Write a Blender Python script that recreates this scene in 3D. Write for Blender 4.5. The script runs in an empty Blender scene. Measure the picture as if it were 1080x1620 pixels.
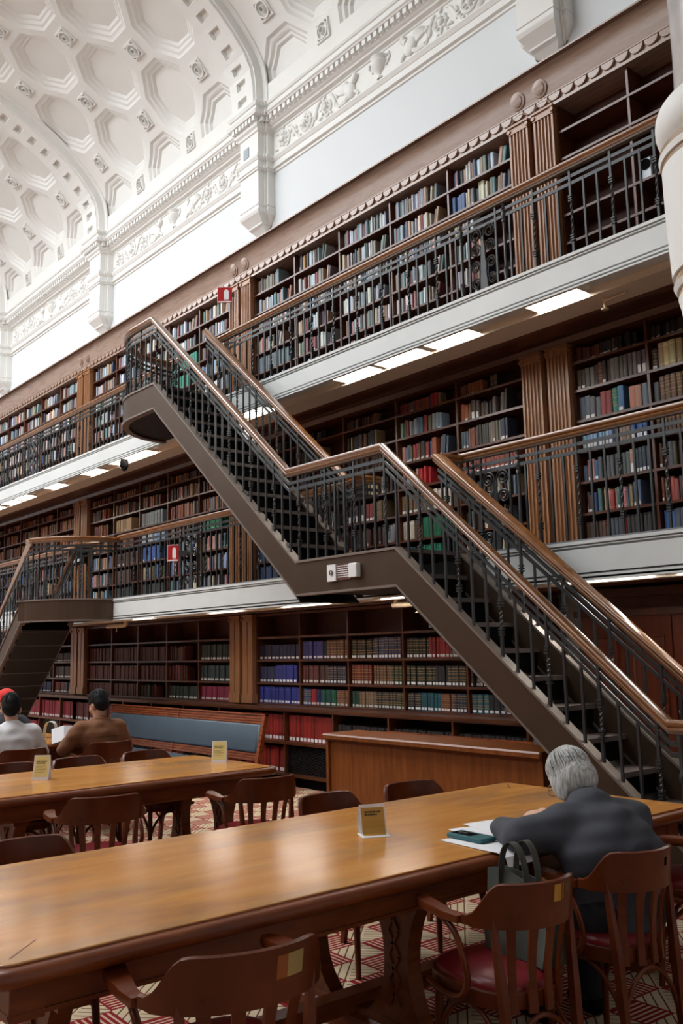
import bpy, bmesh, math, random
from mathutils import Vector, Matrix, Quaternion
R = math.radians
scene = bpy.context.scene
COL = scene.collection
rnd = random.Random(7)

# ---------------------------------------------------------------- camera
FPX = 1446.016
YAW, PIT, ROL = 0.871641343, 0.150807863, 0.0206711627
CAM = Vector((0, 0, 1.56))
Fw = Vector((-math.sin(YAW) * math.cos(PIT), math.cos(YAW) * math.cos(PIT), math.sin(PIT)))
r0 = Vector((math.cos(YAW), math.sin(YAW), 0))
d0 = Fw.cross(r0)
Rt = r0 * math.cos(ROL) + d0 * math.sin(ROL)
Dn = -r0 * math.sin(ROL) + d0 * math.cos(ROL)
cam_d = bpy.data.cameras.new('camera')
cam = bpy.data.objects.new('camera', cam_d)
COL.objects.link(cam)
cam_d.sensor_fit = 'VERTICAL'
cam_d.sensor_height = 36
cam_d.sensor_width = 24
cam_d.lens = FPX / 1620 * 36
cam_d.clip_start = 0.05
m = Matrix((Rt, -Dn, -Fw)).transposed().to_4x4()
m.translation = CAM
cam.matrix_world = m
scene.camera = cam

# ---------------------------------------------------------------- world, exposure, daylight
SKY_POWER = 1650
ADDED_FILL_POWER = 330
FIXTURE = 14.0
WORLD = 0.22
scene.view_settings.view_transform = 'Standard'
scene.view_settings.look = 'None'
scene.view_settings.exposure = 0.0
scene.view_settings.gamma = 1.0
scene.view_settings.use_curve_mapping = False
world = bpy.data.worlds.new('world')
scene.world = world
world.use_nodes = True
bg = world.node_tree.nodes['Background']
bg.inputs[0].default_value = (0.80, 0.90, 1.0, 1)
bg.inputs[1].default_value = WORLD


def area(name, loc, rot, sx, sy, power, color):
    l = bpy.data.lights.new(name, 'AREA')
    l.shape = 'RECTANGLE'
    l.size = sx
    l.size_y = sy
    l.energy = power
    l.color = color
    o = bpy.data.objects.new(name, l)
    COL.objects.link(o)
    o.location = loc
    o.rotation_euler = rot
    return o


# daylight falling through the long glazed skylight in the middle of the vault
area('skylight_daylight', (-15.8, -0.2, 11.62), (0, 0, 0), 16.6, 4.6, SKY_POWER, (0.95, 0.97, 1.0))
# added fill from invented windows out of view, brightening vault, wall and upper cases
area('added_window_fill', (-14.5, -6.95, 8.5), (R(90), 0, 0), 17, 1.9, ADDED_FILL_POWER, (0.90, 0.96, 1.0))

# ---------------------------------------------------------------- helpers


def rgb(r, g, b):
    f = lambda c: (c / 255 / 12.92) if c <= 10 else ((c / 255 + 0.055) / 1.055) ** 2.4
    return (f(r), f(g), f(b), 1)


class NT:
    def __init__(s, name):
        s.m = bpy.data.materials.new(name)
        s.m.use_nodes = True
        s.t = s.m.node_tree
        s.b = s.t.nodes['Principled BSDF']

    def n(s, typ, **kw):
        x = s.t.nodes.new(typ)
        for k, v in kw.items():
            if hasattr(x, k):
                setattr(x, k, v)
            else:
                x.inputs[k].default_value = v
        return x

    def l(s, a, b):
        s.t.links.new(a, b)

    def math(s, op, a, b=None, c=None):
        x = s.t.nodes.new('ShaderNodeMath')
        x.operation = op
        for i, v in enumerate((a, b, c)):
            if v is None:
                continue
            if isinstance(v, (int, float)):
                x.inputs[i].default_value = v
            else:
                s.l(v, x.inputs[i])
        return x.outputs[0]

    def ramp(s, fac, stops):
        x = s.t.nodes.new('ShaderNodeValToRGB')
        e = x.color_ramp.elements
        while len(e) < len(stops):
            e.new(0.5)
        for i, (p, c) in enumerate(stops):
            e[i].position = p
            e[i].color = c
        s.l(fac, x.inputs[0])
        return x.outputs[0]

    def mix(s, fac, a, b, mode='MIX'):
        x = s.t.nodes.new('ShaderNodeMix')
        x.data_type = 'RGBA'
        x.blend_type = mode
        for sock, v in ((x.inputs[0], fac), (x.inputs[6], a), (x.inputs[7], b)):
            if isinstance(v, (int, float, tuple)):
                sock.default_value = v
            else:
                s.l(v, sock)
        return x.outputs[2]

    def coord(s, scale=(1, 1, 1), rot=(0, 0, 0)):
        tc = s.t.nodes.new('ShaderNodeTexCoord')
        mp = s.t.nodes.new('ShaderNodeMapping')
        mp.inputs['Scale'].default_value = scale
        mp.inputs['Rotation'].default_value = rot
        s.l(tc.outputs['Object'], mp.inputs[0])
        return mp.outputs[0]

    def noise(s, vec, scale, detail=4, rough=0.55):
        x = s.t.nodes.new('ShaderNodeTexNoise')
        x.inputs['Scale'].default_value = scale
        x.inputs['Detail'].default_value = detail
        x.inputs['Roughness'].default_value = rough
        if vec is not None:
            s.l(vec, x.inputs['Vector'])
        return x.outputs[0]

    def bump(s, h, strength=0.2, dist=0.01):
        x = s.t.nodes.new('ShaderNodeBump')
        x.inputs['Strength'].default_value = strength
        x.inputs['Distance'].default_value = dist
        s.l(h, x.inputs['Height'])
        s.l(x.outputs[0], s.b.inputs['Normal'])


def plain(name, c, rough=0.5, metal=0.0, var=0.12, nscale=6, spec=0.5, bump=0.0, bscale=60):
    t = NT(name)
    v = t.coord()
    n = t.noise(v, nscale)
    lo = tuple(x * (1 - var) for x in c[:3]) + (1,)
    hi = tuple(min(1, x * (1 + var)) for x in c[:3]) + (1,)
    t.l(t.ramp(n, [(0.3, lo), (0.7, hi)]), t.b.inputs['Base Color'])
    t.b.inputs['Roughness'].default_value = rough
    t.b.inputs['Metallic'].default_value = metal
    t.b.inputs['Specular IOR Level'].default_value = spec
    if bump:
        t.bump(t.noise(v, bscale, 3), bump, 0.004)
    return t.m


def wood(name, dark, mid, light, rough=0.35, grain=(1, 14, 14), scale=3.0, coat=0.0, spec=0.5):
    t = NT(name)
    v = t.coord(grain)
    n = t.noise(v, scale, 6, 0.6)
    n2 = t.noise(t.coord(), 1.3, 3)
    c = t.ramp(n, [(0.25, dark), (0.5, mid), (0.78, light)])
    c = t.mix(t.math('MULTIPLY', n2, 0.5), c, mid)
    t.l(c, t.b.inputs['Base Color'])
    t.l(t.math('ADD', t.math('MULTIPLY', n, 0.14), rough - 0.07), t.b.inputs['Roughness'])
    t.b.inputs['Coat Weight'].default_value = coat
    t.b.inputs['Coat Roughness'].default_value = 0.12
    t.b.inputs['Specular IOR Level'].default_value = spec
    t.bump(n, 0.03, 0.002)
    return t.m


M = {}
M['plaster'] = plain('white_plaster', rgb(220, 225, 227), 0.75, var=0.015, nscale=0.7)
M['cream_plaster'] = plain('cream_plaster', rgb(230, 230, 226), 0.6, var=0.02, nscale=2)
M['stone'] = plain('pale_marble', rgb(214, 218, 216), 0.32, var=0.05, nscale=2.2)
M['grey_marble'] = plain('grey_marble', rgb(168, 163, 160), 0.3, var=0.16, nscale=5)
M['beige'] = plain('beige_paint', rgb(222, 208, 190), 0.55, var=0.03)
M['shelf_wood'] = wood('bookcase_wood', rgb(56, 27, 12), rgb(86, 46, 25), rgb(112, 66, 40), 0.3, grain=(1.2, 10, 10))
M['case_back'] = wood('bookcase_back', rgb(48, 18, 6), rgb(72, 30, 11), rgb(94, 42, 16), 0.55, grain=(10, 10, 1.2))
M['cornice_wood'] = wood('cornice_wood', rgb(138, 112, 98), rgb(158, 132, 116), rgb(178, 152, 136), 0.28, grain=(1, 9, 9))
M['pilaster_wood'] = wood('pilaster_wood', rgb(118, 74, 42), rgb(152, 104, 66), rgb(178, 132, 92), 0.32, grain=(14, 14, 1))
M['panel_wood_dark'] = wood('cupboard_wood', rgb(60, 22, 10), rgb(84, 34, 16), rgb(104, 46, 22), 0.34, grain=(9, 9, 0.8))
M['ring_brown'] = plain('tan_gilding', rgb(150, 122, 92), 0.5, 0.0, 0.08, 6)
M['panel_wood'] = wood('panel_wood', rgb(92, 45, 14), rgb(128, 68, 24), rgb(152, 88, 36), 0.36, grain=(9, 9, 0.8))
M['rail_wood'] = wood('bench_wood', rgb(84, 36, 16), rgb(122, 58, 26), rgb(150, 82, 42), 0.28, grain=(1, 12, 12))
M['chair_wood'] = wood('chair_wood', rgb(70, 28, 9), rgb(92, 39, 13), rgb(114, 54, 20), 0.3, grain=(2, 2, 2), coat=0.0, spec=0.35)
M['dark_wood'] = wood('dark_table_wood', rgb(84, 36, 12), rgb(112, 54, 20), rgb(138, 74, 32), 0.32, grain=(8, 1.5, 8), spec=0.4)
M['hand_wood'] = wood('handrail_wood', rgb(104, 64, 32), rgb(128, 82, 44), rgb(150, 102, 58), 0.24, grain=(1, 3, 3), coat=0.5)
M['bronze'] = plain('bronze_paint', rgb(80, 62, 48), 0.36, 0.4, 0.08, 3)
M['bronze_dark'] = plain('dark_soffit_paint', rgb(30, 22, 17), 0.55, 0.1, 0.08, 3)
M['bead'] = plain('bronze_bead', rgb(128, 116, 106), 0.42, 0.35, 0.06, 5)
M['iron'] = plain('wrought_iron', rgb(58, 60, 61), 0.32, 0.3, 0.1, 9)
M['black'] = plain('black_paint', rgb(10, 9, 9), 0.85, 0, 0.1, spec=0.08)
M['tread'] = plain('stair_tread', rgb(92, 80, 76), 0.6, 0, 0.12, 8)
M['leather_red'] = plain('red_leather', rgb(118, 26, 32), 0.34, 0, 0.12, 5, bump=0.1, bscale=90)
M['leather_blue'] = plain('blue_leather', rgb(58, 74, 86), 0.5, 0, 0.1, 2.5, bump=0.12, bscale=80)
M['paper'] = plain('white_paper', rgb(236, 236, 238), 0.7, var=0.02)
M['paper_yellow'] = plain('yellow_card', rgb(236, 216, 140), 0.6, var=0.06, nscale=12)
M['ink'] = plain('dark_ink', rgb(58, 50, 40), 0.7, var=0.02)
M['red'] = plain('red_enamel', rgb(176, 14, 18), 0.35, var=0.05)
M['white_enamel'] = plain('white_enamel', rgb(238, 238, 238), 0.4, var=0.02)
M['brass'] = plain('brass_plate', rgb(196, 160, 82), 0.3, 0.8, 0.1, 20)
M['teal'] = plain('teal_phone_case', rgb(44, 98, 104), 0.45, var=0.05)
M['glass_dark'] = plain('dark_glass', rgb(12, 12, 14), 0.1, var=0.02)
M['steel'] = plain('steel', rgb(150, 150, 150), 0.3, 0.9, 0.05)
M['shirt_charcoal'] = plain('charcoal_cotton', rgb(64, 66, 74), 0.85, 0, 0.1, 8, bump=0.15, bscale=200)
M['shirt_brown'] = plain('brown_cotton', rgb(124, 80, 50), 0.85, 0, 0.1, 8, bump=0.15, bscale=200)
M['shirt_white'] = plain('white_cotton', rgb(222, 222, 224), 0.85, 0, 0.04, 8, bump=0.12, bscale=200)
M['trouser'] = plain('dark_trousers', rgb(24, 24, 28), 0.9, 0, 0.1, 8)
M['skin'] = plain('skin', rgb(206, 160, 134), 0.5, 0, 0.06, 12)
M['skin_tan'] = plain('skin_tan', rgb(190, 142, 112), 0.5, 0, 0.06, 12)
M['cap_red'] = plain('red_wool', rgb(206, 52, 48), 0.9, 0, 0.1, 30)
M['bag'] = plain('olive_grey_canvas', rgb(68, 70, 62), 0.8, 0, 0.1, 10, bump=0.2, bscale=150)
M['pipe'] = plain('cream_pipe', rgb(200, 178, 150), 0.4, var=0.04)
M['grille'] = plain('black_grille', rgb(26, 25, 26), 0.45, 0.4, 0.1, 10)


def hair_mat(name, lo, hi):
    t = NT(name)
    n = t.noise(t.coord((60, 60, 6)), 2.0, 4)
    t.l(t.ramp(n, [(0.3, lo), (0.7, hi)]), t.b.inputs['Base Color'])
    t.b.inputs['Roughness'].default_value = 0.6
    t.b.inputs['Specular IOR Level'].default_value = 0.25
    t.bump(n, 0.4, 0.004)
    return t.m


M['hair_grey'] = hair_mat('silver_hair', rgb(132, 132, 130), rgb(216, 216, 212))
M['hair_black'] = hair_mat('black_hair', rgb(7, 7, 8), rgb(20, 20, 22))


def book_mat():
    t = NT('book_cloth')
    a = t.n('ShaderNodeAttribute', attribute_name='Col')
    n = t.noise(t.coord((18, 18, 4)), 3.0, 3)
    c = t.mix(t.math('MULTIPLY', n, 0.35), a.outputs['Color'], (0.02, 0.015, 0.01, 1))
    t.l(c, t.b.inputs['Base Color'])
    t.b.inputs['Roughness'].default_value = 0.5
    return t.m


M['book'] = book_mat()


def table_mat():
    t = NT('polished_table_top')
    v = t.coord((5, 0.6, 5))
    n = t.noise(v, 2.6, 7, 0.6)
    base = t.ramp(n, [(0.2, rgb(190, 122, 54)), (0.5, rgb(208, 142, 70)), (0.8, rgb(222, 162, 90))])
    # worn, darkened stains
    blot = t.noise(t.coord((1.9, 0.7, 1)), 1.6, 5, 0.6)
    stain = t.ramp(blot, [(0.47, (0, 0, 0, 1)), (0.66, (1, 1, 1, 1))])
    c = t.mix(t.math('MULTIPLY', stain, 0.6), base, rgb(126, 98, 78))
    pale = t.ramp(t.noise(t.coord((1.3, 0.5, 1)), 1.1, 3), [(0.5, (0, 0, 0, 1)), (0.72, (1, 1, 1, 1))])
    c = t.mix(t.math('MULTIPLY', pale, 0.35), c, rgb(224, 178, 112))
    t.l(c, t.b.inputs['Base Color'])
    t.l(t.math('ADD', t.math('MULTIPLY', blot, 0.12), 0.13), t.b.inputs['Roughness'])
    t.b.inputs['Specular IOR Level'].default_value = 0.45
    return t.m


M['table_top'] = table_mat()


def carpet_mat():
    # red wool carpet: crossed blocks of cream and red, each filled with slanting strips
    t = NT('patterned_red_carpet')
    tc = t.n('ShaderNodeTexCoord')
    mp = t.n('ShaderNodeMapping')
    mp.inputs['Rotation'].default_value = (0, 0, R(2))
    mp.inputs['Scale'].default_value = (4.9, 4.9, 1)
    t.l(tc.outputs['Object'], mp.inputs[0])
    sp = t.n('ShaderNodeSeparateXYZ')
    t.l(mp.outputs[0], sp.inputs[0])
    x, y = sp.outputs[0], sp.outputs[1]
    cx, cy = t.math('FLOOR', x), t.math('FLOOR', y)
    par = t.math('MODULO', t.math('ABSOLUTE', t.math('ADD', cx, cy)), 2.0)
    par2 = t.math('MODULO', t.math('ABSOLUTE', cx), 2.0)
    fx, fy = t.math('FRACT', x), t.math('FRACT', y)
    u = t.math('ADD', t.math('MULTIPLY', x, par2), t.math('MULTIPLY', y, t.math('SUBTRACT', 1.0, par2)))
    diag = t.math('ADD', fx, fy)
    dif = t.math('ADD', t.math('SUBTRACT', fx, fy), 1.0)
    lower = t.math('LESS_THAN', diag, 1.0)
    sel = t.math('ADD', t.math('MULTIPLY', diag, lower), t.math('MULTIPLY', dif, t.math('SUBTRACT', 1.0, lower)))
    s_red = t.math('LESS_THAN', t.math('FRACT', t.math('MULTIPLY', u, 7.0)), 0.40)
    s_cream = t.math('LESS_THAN', t.math('FRACT', t.math('MULTIPLY', sel, 3.5)), 0.18)
    edge = t.math('LESS_THAN', t.math('MINIMUM', t.math('MINIMUM', fx, fy), t.math('MINIMUM', t.math('SUBTRACT', 1.0, fx), t.math('SUBTRACT', 1.0, fy))), 0.07)
    red, cream, brown = rgb(136, 30, 38), rgb(208, 188, 156), rgb(92, 60, 44)
    c_red = t.mix(t.math('MULTIPLY', s_red, t.math('SUBTRACT', 1.0, edge)), red, rgb(206, 176, 148))
    c_cream = t.mix(s_cream, cream, brown)
    c = t.mix(par, c_red, c_cream)
    n = t.noise(tc.outputs['Object'], 160, 2)
    c = t.mix(t.math('MULTIPLY', n, 0.25), c, (0.08, 0.02, 0.02, 1))
    t.l(c, t.b.inputs['Base Color'])
    t.b.inputs['Roughness'].default_value = 0.95
    t.b.inputs['Specular IOR Level'].default_value = 0.1
    t.bump(n, 0.3, 0.004)
    return t.m


M['carpet'] = carpet_mat()


def emit(name, c, s):
    t = NT(name)
    t.b.inputs['Base Color'].default_value = (0.8, 0.8, 0.8, 1)
    t.b.inputs['Emission Color'].default_value = c
    t.b.inputs['Emission Strength'].default_value = s
    return t.m


M['fixture'] = emit('lit_diffuser', (1.0, 0.93, 0.86, 1), FIXTURE)
M['skyglass'] = emit('daylit_glass', (0.90, 0.96, 1.0, 1), 3.0)


# ---------------------------------------------------------------- mesh builder
class MB:
    def __init__(s):
        s.v, s.f, s.c, s.mi = [], [], [], []
        s.col = None
        s.k = 0

    def face(s, idx):
        s.f.append(idx)
        s.c.append(s.col)
        s.mi.append(s.k)

    def hexa(s, P):
        b = len(s.v)
        s.v += [tuple(p) for p in P]
        for q in ((0, 3, 2, 1), (4, 5, 6, 7), (0, 1, 5, 4), (1, 2, 6, 5), (2, 3, 7, 6), (3, 0, 4, 7)):
            s.face(tuple(b + i for i in q))
        return s

    def box(s, x0, x1, y0, y1, z0, z1):
        return s.hexa([(x0, y0, z0), (x1, y0, z0), (x1, y1, z0), (x0, y1, z0), (x0, y0, z1), (x1, y0, z1), (x1, y1, z1), (x0, y1, z1)])

    def obox(s, c, ax, ay, az, hx, hy, hz):
        c, ax, ay, az = Vector(c), Vector(ax), Vector(ay), Vector(az)
        P = []
        for k in (-1, 1):
            for i, j in ((-1, -1), (1, -1), (1, 1), (-1, 1)):
                P.append(c + ax * hx * i + ay * hy * j + az * hz * k)
        return s.hexa(P)

    def bbox(s, x0, x1, y0, y1, z0, z1, b=0.01):
        """box with chamfered vertical edges and a chamfered top"""
        pts = [(x0 + b, y0), (x1 - b, y0), (x1, y0 + b), (x1, y1 - b), (x1 - b, y1), (x0 + b, y1), (x0, y1 - b), (x0, y0 + b)]
        cx, cy = (x0 + x1) / 2, (y0 + y1) / 2
        ins = [(x + (b if x < cx else -b) * 0.7, y + (b if y < cy else -b) * 0.7) for x, y in pts]
        return s.rings([[(x, y, z0) for x, y in pts], [(x, y, z1 - b) for x, y in pts], [(x, y, z1) for x, y in ins]], True, True)

    def rings(s, rs, cap0=False, cap1=False, closed=True):
        b = len(s.v)
        n = len(rs[0])
        for r in rs:
            s.v += [tuple(p) for p in r]
        for i in range(len(rs) - 1):
            for j in range(n if closed else n - 1):
                k = (j + 1) % n
                s.face((b + i * n + j, b + i * n + k, b + (i + 1) * n + k, b + (i + 1) * n + j))
        if cap0:
            s.face(tuple(b + j for j in reversed(range(n))))
        if cap1:
            s.face(tuple(b + (len(rs) - 1) * n + j for j in range(n)))
        return s

    def tube(s, pts, r, n=8, caps=True, flat=1.0):
        pts = [Vector(p) for p in pts]
        rr = r if isinstance(r, (list, tuple)) else [r] * len(pts)
        rs = []
        up = None
        for i, p in enumerate(pts):
            t = (pts[min(i + 1, len(pts) - 1)] - pts[max(i - 1, 0)])
            t = t.normalized() if t.length > 1e-9 else Vector((0, 0, 1))
            if up is None:
                up = Vector((0, 0, 1)) if abs(t.z) < 0.9 else Vector((1, 0, 0))
            a = t.cross(up)
            if a.length < 1e-6:
                a = t.cross(Vector((0, 1, 0)))
            a.normalize()
            b = a.cross(t).normalized()
            up = b
            rs.append([p + (a * math.cos(2 * math.pi * k / n) + b * math.sin(2 * math.pi * k / n) * flat) * rr[i] for k in range(n)])
        return s.rings(rs, caps, caps)

    def lathe(s, c, prof, n=24, caps=True):
        c = Vector(c)
        return s.rings([[c + Vector((r * math.cos(2 * math.pi * k / n), r * math.sin(2 * math.pi * k / n), z)) for k in range(n)] for r, z in prof], caps, caps)

    def sweep(s, prof, path, caps=True, sides=None):
        """profile (a = sideways, b = up) along a path; the side vector stays level so mitres stay vertical"""
        path = [Vector(p) for p in path]
        rs = []
        for i, p in enumerate(path):
            d1 = path[i] - path[i - 1] if i > 0 else path[1] - path[0]
            d2 = path[i + 1] - path[i] if i < len(path) - 1 else path[-1] - path[-2]
            d1 = Vector((d1.x, d1.y, 0)).normalized()
            d2 = Vector((d2.x, d2.y, 0)).normalized()
            d = (d1 + d2).normalized()
            sc = 1 / max(0.4, d.dot(d1))
            sd = Vector((-d.y, d.x, 0)) * sc
            rs.append([p + sd * a + Vector((0, 0, b)) for a, b in prof])
        return s.rings(rs, caps, caps)

    def prism(s, poly, axis, a0, a1):
        """polygon extruded along an axis. axis 'y': poly is (x, z); 'x': (y, z); 'z': (x, y)"""
        f = {'y': lambda p, a: (p[0], a, p[1]), 'x': lambda p, a: (a, p[0], p[1]), 'z': lambda p, a: (p[0], p[1], a)}[axis]
        return s.rings([[f(p, a0) for p in poly], [f(p, a1) for p in poly]], True, True)

    def ell(s, c, r, rot=None, n=16, m=10):
        c = Vector(c)
        rs = []
        for i in range(m + 1):
            t = math.pi * i / m
            row = []
            for k in range(n):
                a = 2 * math.pi * k / n
                st = max(math.sin(t), 0.02)
                p = Vector((r[0] * st * math.cos(a), r[1] * st * math.sin(a), -r[2] * math.cos(t)))
                if rot is not None:
                    p = rot @ p
                row.append(c + p)
            rs.append(row)
        return s.rings(rs, True, True)

    def quad(s, a, b, c, d):
        i = len(s.v)
        s.v += [tuple(a), tuple(b), tuple(c), tuple(d)]
        s.face((i, i + 1, i + 2, i + 3))
        return s

    def mesh(s, name, mats, off=(0, 0, 0), smooth=None):
        me = bpy.data.meshes.new(name)
        ox, oy, oz = off
        me.from_pydata([(x - ox, y - oy, z - oz) for x, y, z in s.v], [], s.f)
        for mm in (mats if isinstance(mats, (list, tuple)) else [mats]):
            me.materials.append(mm)
        if any(s.mi):
            me.polygons.foreach_set('material_index', s.mi)
        if any(c is not None for c in s.c):
            at = me.color_attributes.new('Col', 'FLOAT_COLOR', 'CORNER')
            data = []
            for c, f in zip(s.c, s.f):
                data += list(c or (1, 1, 1, 1)) * len(f)
            at.data.foreach_set('color', data)
        bm = bmesh.new()
        bm.from_mesh(me)
        bmesh.ops.recalc_face_normals(bm, faces=bm.faces)
        if smooth is not None:
            ca = R(smooth)
            for f in bm.faces:
                f.smooth = True
            for e in bm.edges:
                if len(e.link_faces) == 2:
                    if e.link_faces[0].normal.angle(e.link_faces[1].normal, 0) > ca:
                        e.smooth = False
        bm.to_mesh(me)
        bm.free()
        return me

    def build(s, name, mats, parent=None, smooth=None, label=None, **kw):
        me = s.mesh(name, mats, origin(parent), smooth)
        o = bpy.data.objects.new(name, me)
        COL.objects.link(o)
        if parent is not None:
            o.parent = parent
        if label:
            o['label'] = label
        for k, v in kw.items():
            o[k] = v
        return o


def origin(p):
    v = Vector((0, 0, 0))
    while p is not None:
        v += p.location
        p = p.parent
    return v


def thing(name, label, cat, loc=(0, 0, 0), group=None):
    o = bpy.data.objects.new(name, None)
    COL.objects.link(o)
    o.empty_display_size = 0.1
    o.location = loc
    return tag(o, label, cat, group)


def tag(o, label, cat, group=None):
    o['label'] = label
    o['category'] = cat
    if group:
        o['group'] = group
    return o


def struct(o):
    o['kind'] = 'structure'
    return o


def dup(root, loc, rot, label, group=None):
    r = root.copy()
    COL.objects.link(r)
    r.location = loc
    r.rotation_euler = (0, 0, rot)
    r['label'] = label
    if group:
        r['group'] = group
    for ch in list(root.children):
        c = ch.copy()
        COL.objects.link(c)
        c.parent = r
        for g in ch.children:
            d = g.copy()
            COL.objects.link(d)
            d.parent = c
    return r


def inst(src_mesh, name, parent, loc, rot=0, scale=(1, 1, 1)):
    o = bpy.data.objects.new(name, src_mesh)
    COL.objects.link(o)
    o.parent = parent
    o.location = Vector(loc) - origin(parent)
    o.rotation_euler = (0, 0, rot)
    o.scale = scale
    return o


def arc(cx, cy, r, a0, a1, n, z=0):
    return [Vector((cx + r * math.cos(a0 + (a1 - a0) * i / n), cy + r * math.sin(a0 + (a1 - a0) * i / n), z)) for i in range(n + 1)]

# ================================================================ the hall
BAY = 5.09
PIL = [-5.08 - BAY * k for k in range(5)]          # pilaster axes: -5.08, -10.17, -15.26, -20.35, -25.44
XL, XR = -30.0, 2.2
YW = 7.2                                           # plaster wall above the cases
YB = 6.83                                          # face of the bookcases
YG = 5.70                                          # face of the galleries
Z2, Z3 = 2.33, 4.565                               # gallery floors

struct(MB().box(XL, XR, -7.2, 7.6, -0.12, 0).build('floor', M['carpet']))
struct(MB().box(XL, XR, YW, YW + 0.3, 0, 9.7).build('wall_back', M['plaster']))
fw = MB()
fw.box(XL, XR, -7.5, -7.2, 0, 9.7)
struct(fw.build('wall_front', M['plaster']))
struct(MB().box(XL - 0.3, XL, -7.2, 7.5, 0, 12).build('wall_left', M['plaster']))
struct(MB().box(XR, XR + 0.3, -7.2, 7.5, 0, 12).build('wall_right', M['plaster']))
wn = MB()
for i in range(7):
    x = -23.0 + i * 2.4
    wn.box(x, x + 2.1, -7.21, -7.19, 7.55, 9.45)
struct(wn.build('added_window_panes', M['skyglass']))  # invented glowing panes out of view, added to go with the fill light
# dark wainscot of cases along the unseen side of the room
struct(MB().box(XL, XR, -7.2, -6.6, 0, 7.0).build('trim_1', M['shelf_wood']))

# ---------------------------------------------------------------- coffered vault
CP = [(-1.6, 7.0, 8.0), (-0.8, 7.0, 8.8), (0, 7.0, 9.58), (0.4, 6.9, 9.98), (0.8, 6.62, 10.33), (1.2, 6.31, 10.61), (1.6, 5.97, 10.84), (2.0, 5.6, 11.04), (2.4, 5.22, 11.21),
      (2.8, 4.84, 11.36), (3.2, 4.46, 11.48), (3.6, 4.07, 11.58), (4.0, 3.68, 11.67), (4.4, 3.28, 11.74), (4.8, 2.88, 11.79), (5.2, 2.48, 11.83), (5.6, 2.1, 11.85)]


def vault(x, s, d=0.0):
    """point on the vault: x along the hall, s along the curve from the springing, d outwards"""
    i = 1
    while i < len(CP) - 3 and CP[i + 1][0] < s:
        i += 1
    t = (s - CP[i][0]) / (CP[i + 1][0] - CP[i][0])

    def cr(k):
        a, b, c, e = CP[i - 1][k], CP[i][k], CP[i + 1][k], CP[i + 2][k]
        return 0.5 * (2 * b + (c - a) * t + (2 * a - 5 * b + 4 * c - e) * t * t + (3 * b - a - 3 * c + e) * t ** 3), 0.5 * ((c - a) + 2 * (2 * a - 5 * b + 4 * c - e) * t + 3 * (3 * b - a - 3 * c + e) * t * t)
    y, dy = cr(1)
    z, dz = cr(2)
    L = math.hypot(dy, dz) or 1
    return (x, y + d * dz / L, z - d * dy / L)


HX, HS = BAY / 6, 0.8
AP = 0.53                                           # octagon apothem
PROF = [(1.0, 0.0), (0.93, 0.035), (0.86, 0.04), (0.80, 0.075), (0.74, 0.08), (0.68, 0.115)]
va = MB()
dirs = []
for q in range(4):
    A = [(HX, 0), (0, HS), (-HX, 0), (0, -HS)][q]
    B = [(0, HS), (-HX, 0), (0, -HS), (HX, 0)][q]
    for k in range(4):
        t = k / 4
        dirs.append((A[0] + (B[0] - A[0]) * t, A[1] + (B[1] - A[1]) * t))


def octr(j):
    # radius of a regular octagon with flats facing 0, 45, 90 degrees, at sample j of 16
    return AP if j % 2 == 0 else AP / math.cos(math.pi / 8)


for row in range(0, 7):
    for k in range(-12, 10):
        cx = -12.715 + k * 2 * HX + (HX if row % 2 else 0) + 0.0
        if cx < XL - 0.5 or cx > XR + 1:
            continue
        half = row == 0
        js = list(range(0, 9)) if half else list(range(16))
        onrib = min(abs(cx - p) for p in PIL + [0.01]) < 0.2
        outer = [(cx + dirs[j % 16][0], row * HS + dirs[j % 16][1]) for j in js]
        rs = [[vault(x, s) for x, s in outer]]
        # halfway ring keeps the flat band on the curve
        ringd = []
        for f, d in PROF:
            ringd.append(([(cx + octr(j) * f * math.cos(2 * math.pi * j / 16), row * HS + octr(j) * f * math.sin(2 * math.pi * j / 16)) for j in js], d))
        rs.append([vault((a[0] + b[0]) / 2, (a[1] + b[1]) / 2) for a, b in zip(outer, ringd[0][0])])
        for pts, d in ringd:
            rs.append([vault(x, s, 0 if onrib else d) for x, s in pts])
        va.rings(rs, False, True, closed=not half)
# plain foot below the springing line and the smooth crown beside the skylight
va.rings([[vault(x, s) for s in (0.0, -0.15, -0.31)] for x in (XL, XR)], closed=False)
va.rings([[vault(x, s) for s in (4.6, 5.0, 5.4, 5.6)] for x in (XL, XR)], closed=False)
# rosettes between the coffers
for row in range(0, 6):
    for k in range(-12, 10):
        cx = -12.715 + k * 2 * HX + (0 if row % 2 else HX)
        if cx < XL or cx > XR or min(abs(cx - p) for p in PIL + [0.01]) < 0.4:
            continue
        s0 = row * HS + (0.06 if row == 0 else 0)

        def bump(rad, d0, d1, n, sq=False, a0=0.0, sx=1.0):
            ring = []
            for q in range(n):
                a = a0 + 2 * math.pi * q / n
                ring.append((rad * math.cos(a), rad * math.sin(a)))
            va.rings([[vault(cx + u, s0 + w, d0) for u, w in ring], [vault(cx + u * 0.96, s0 + w * 0.96, d1) for u, w in ring], [vault(cx + u * 0.80, s0 + w * 0.80, d1) for u, w in ring], [vault(cx + u * 0.77, s0 + w * 0.77, d0 * 0.5) for u, w in ring]], False, True)
        bump(0.185, 0.0, -0.03, 4, a0=math.pi / 4)
        bump(0.115, 0.0, -0.045, 16)
        bump(0.045, 0.0, -0.06, 10)
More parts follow.
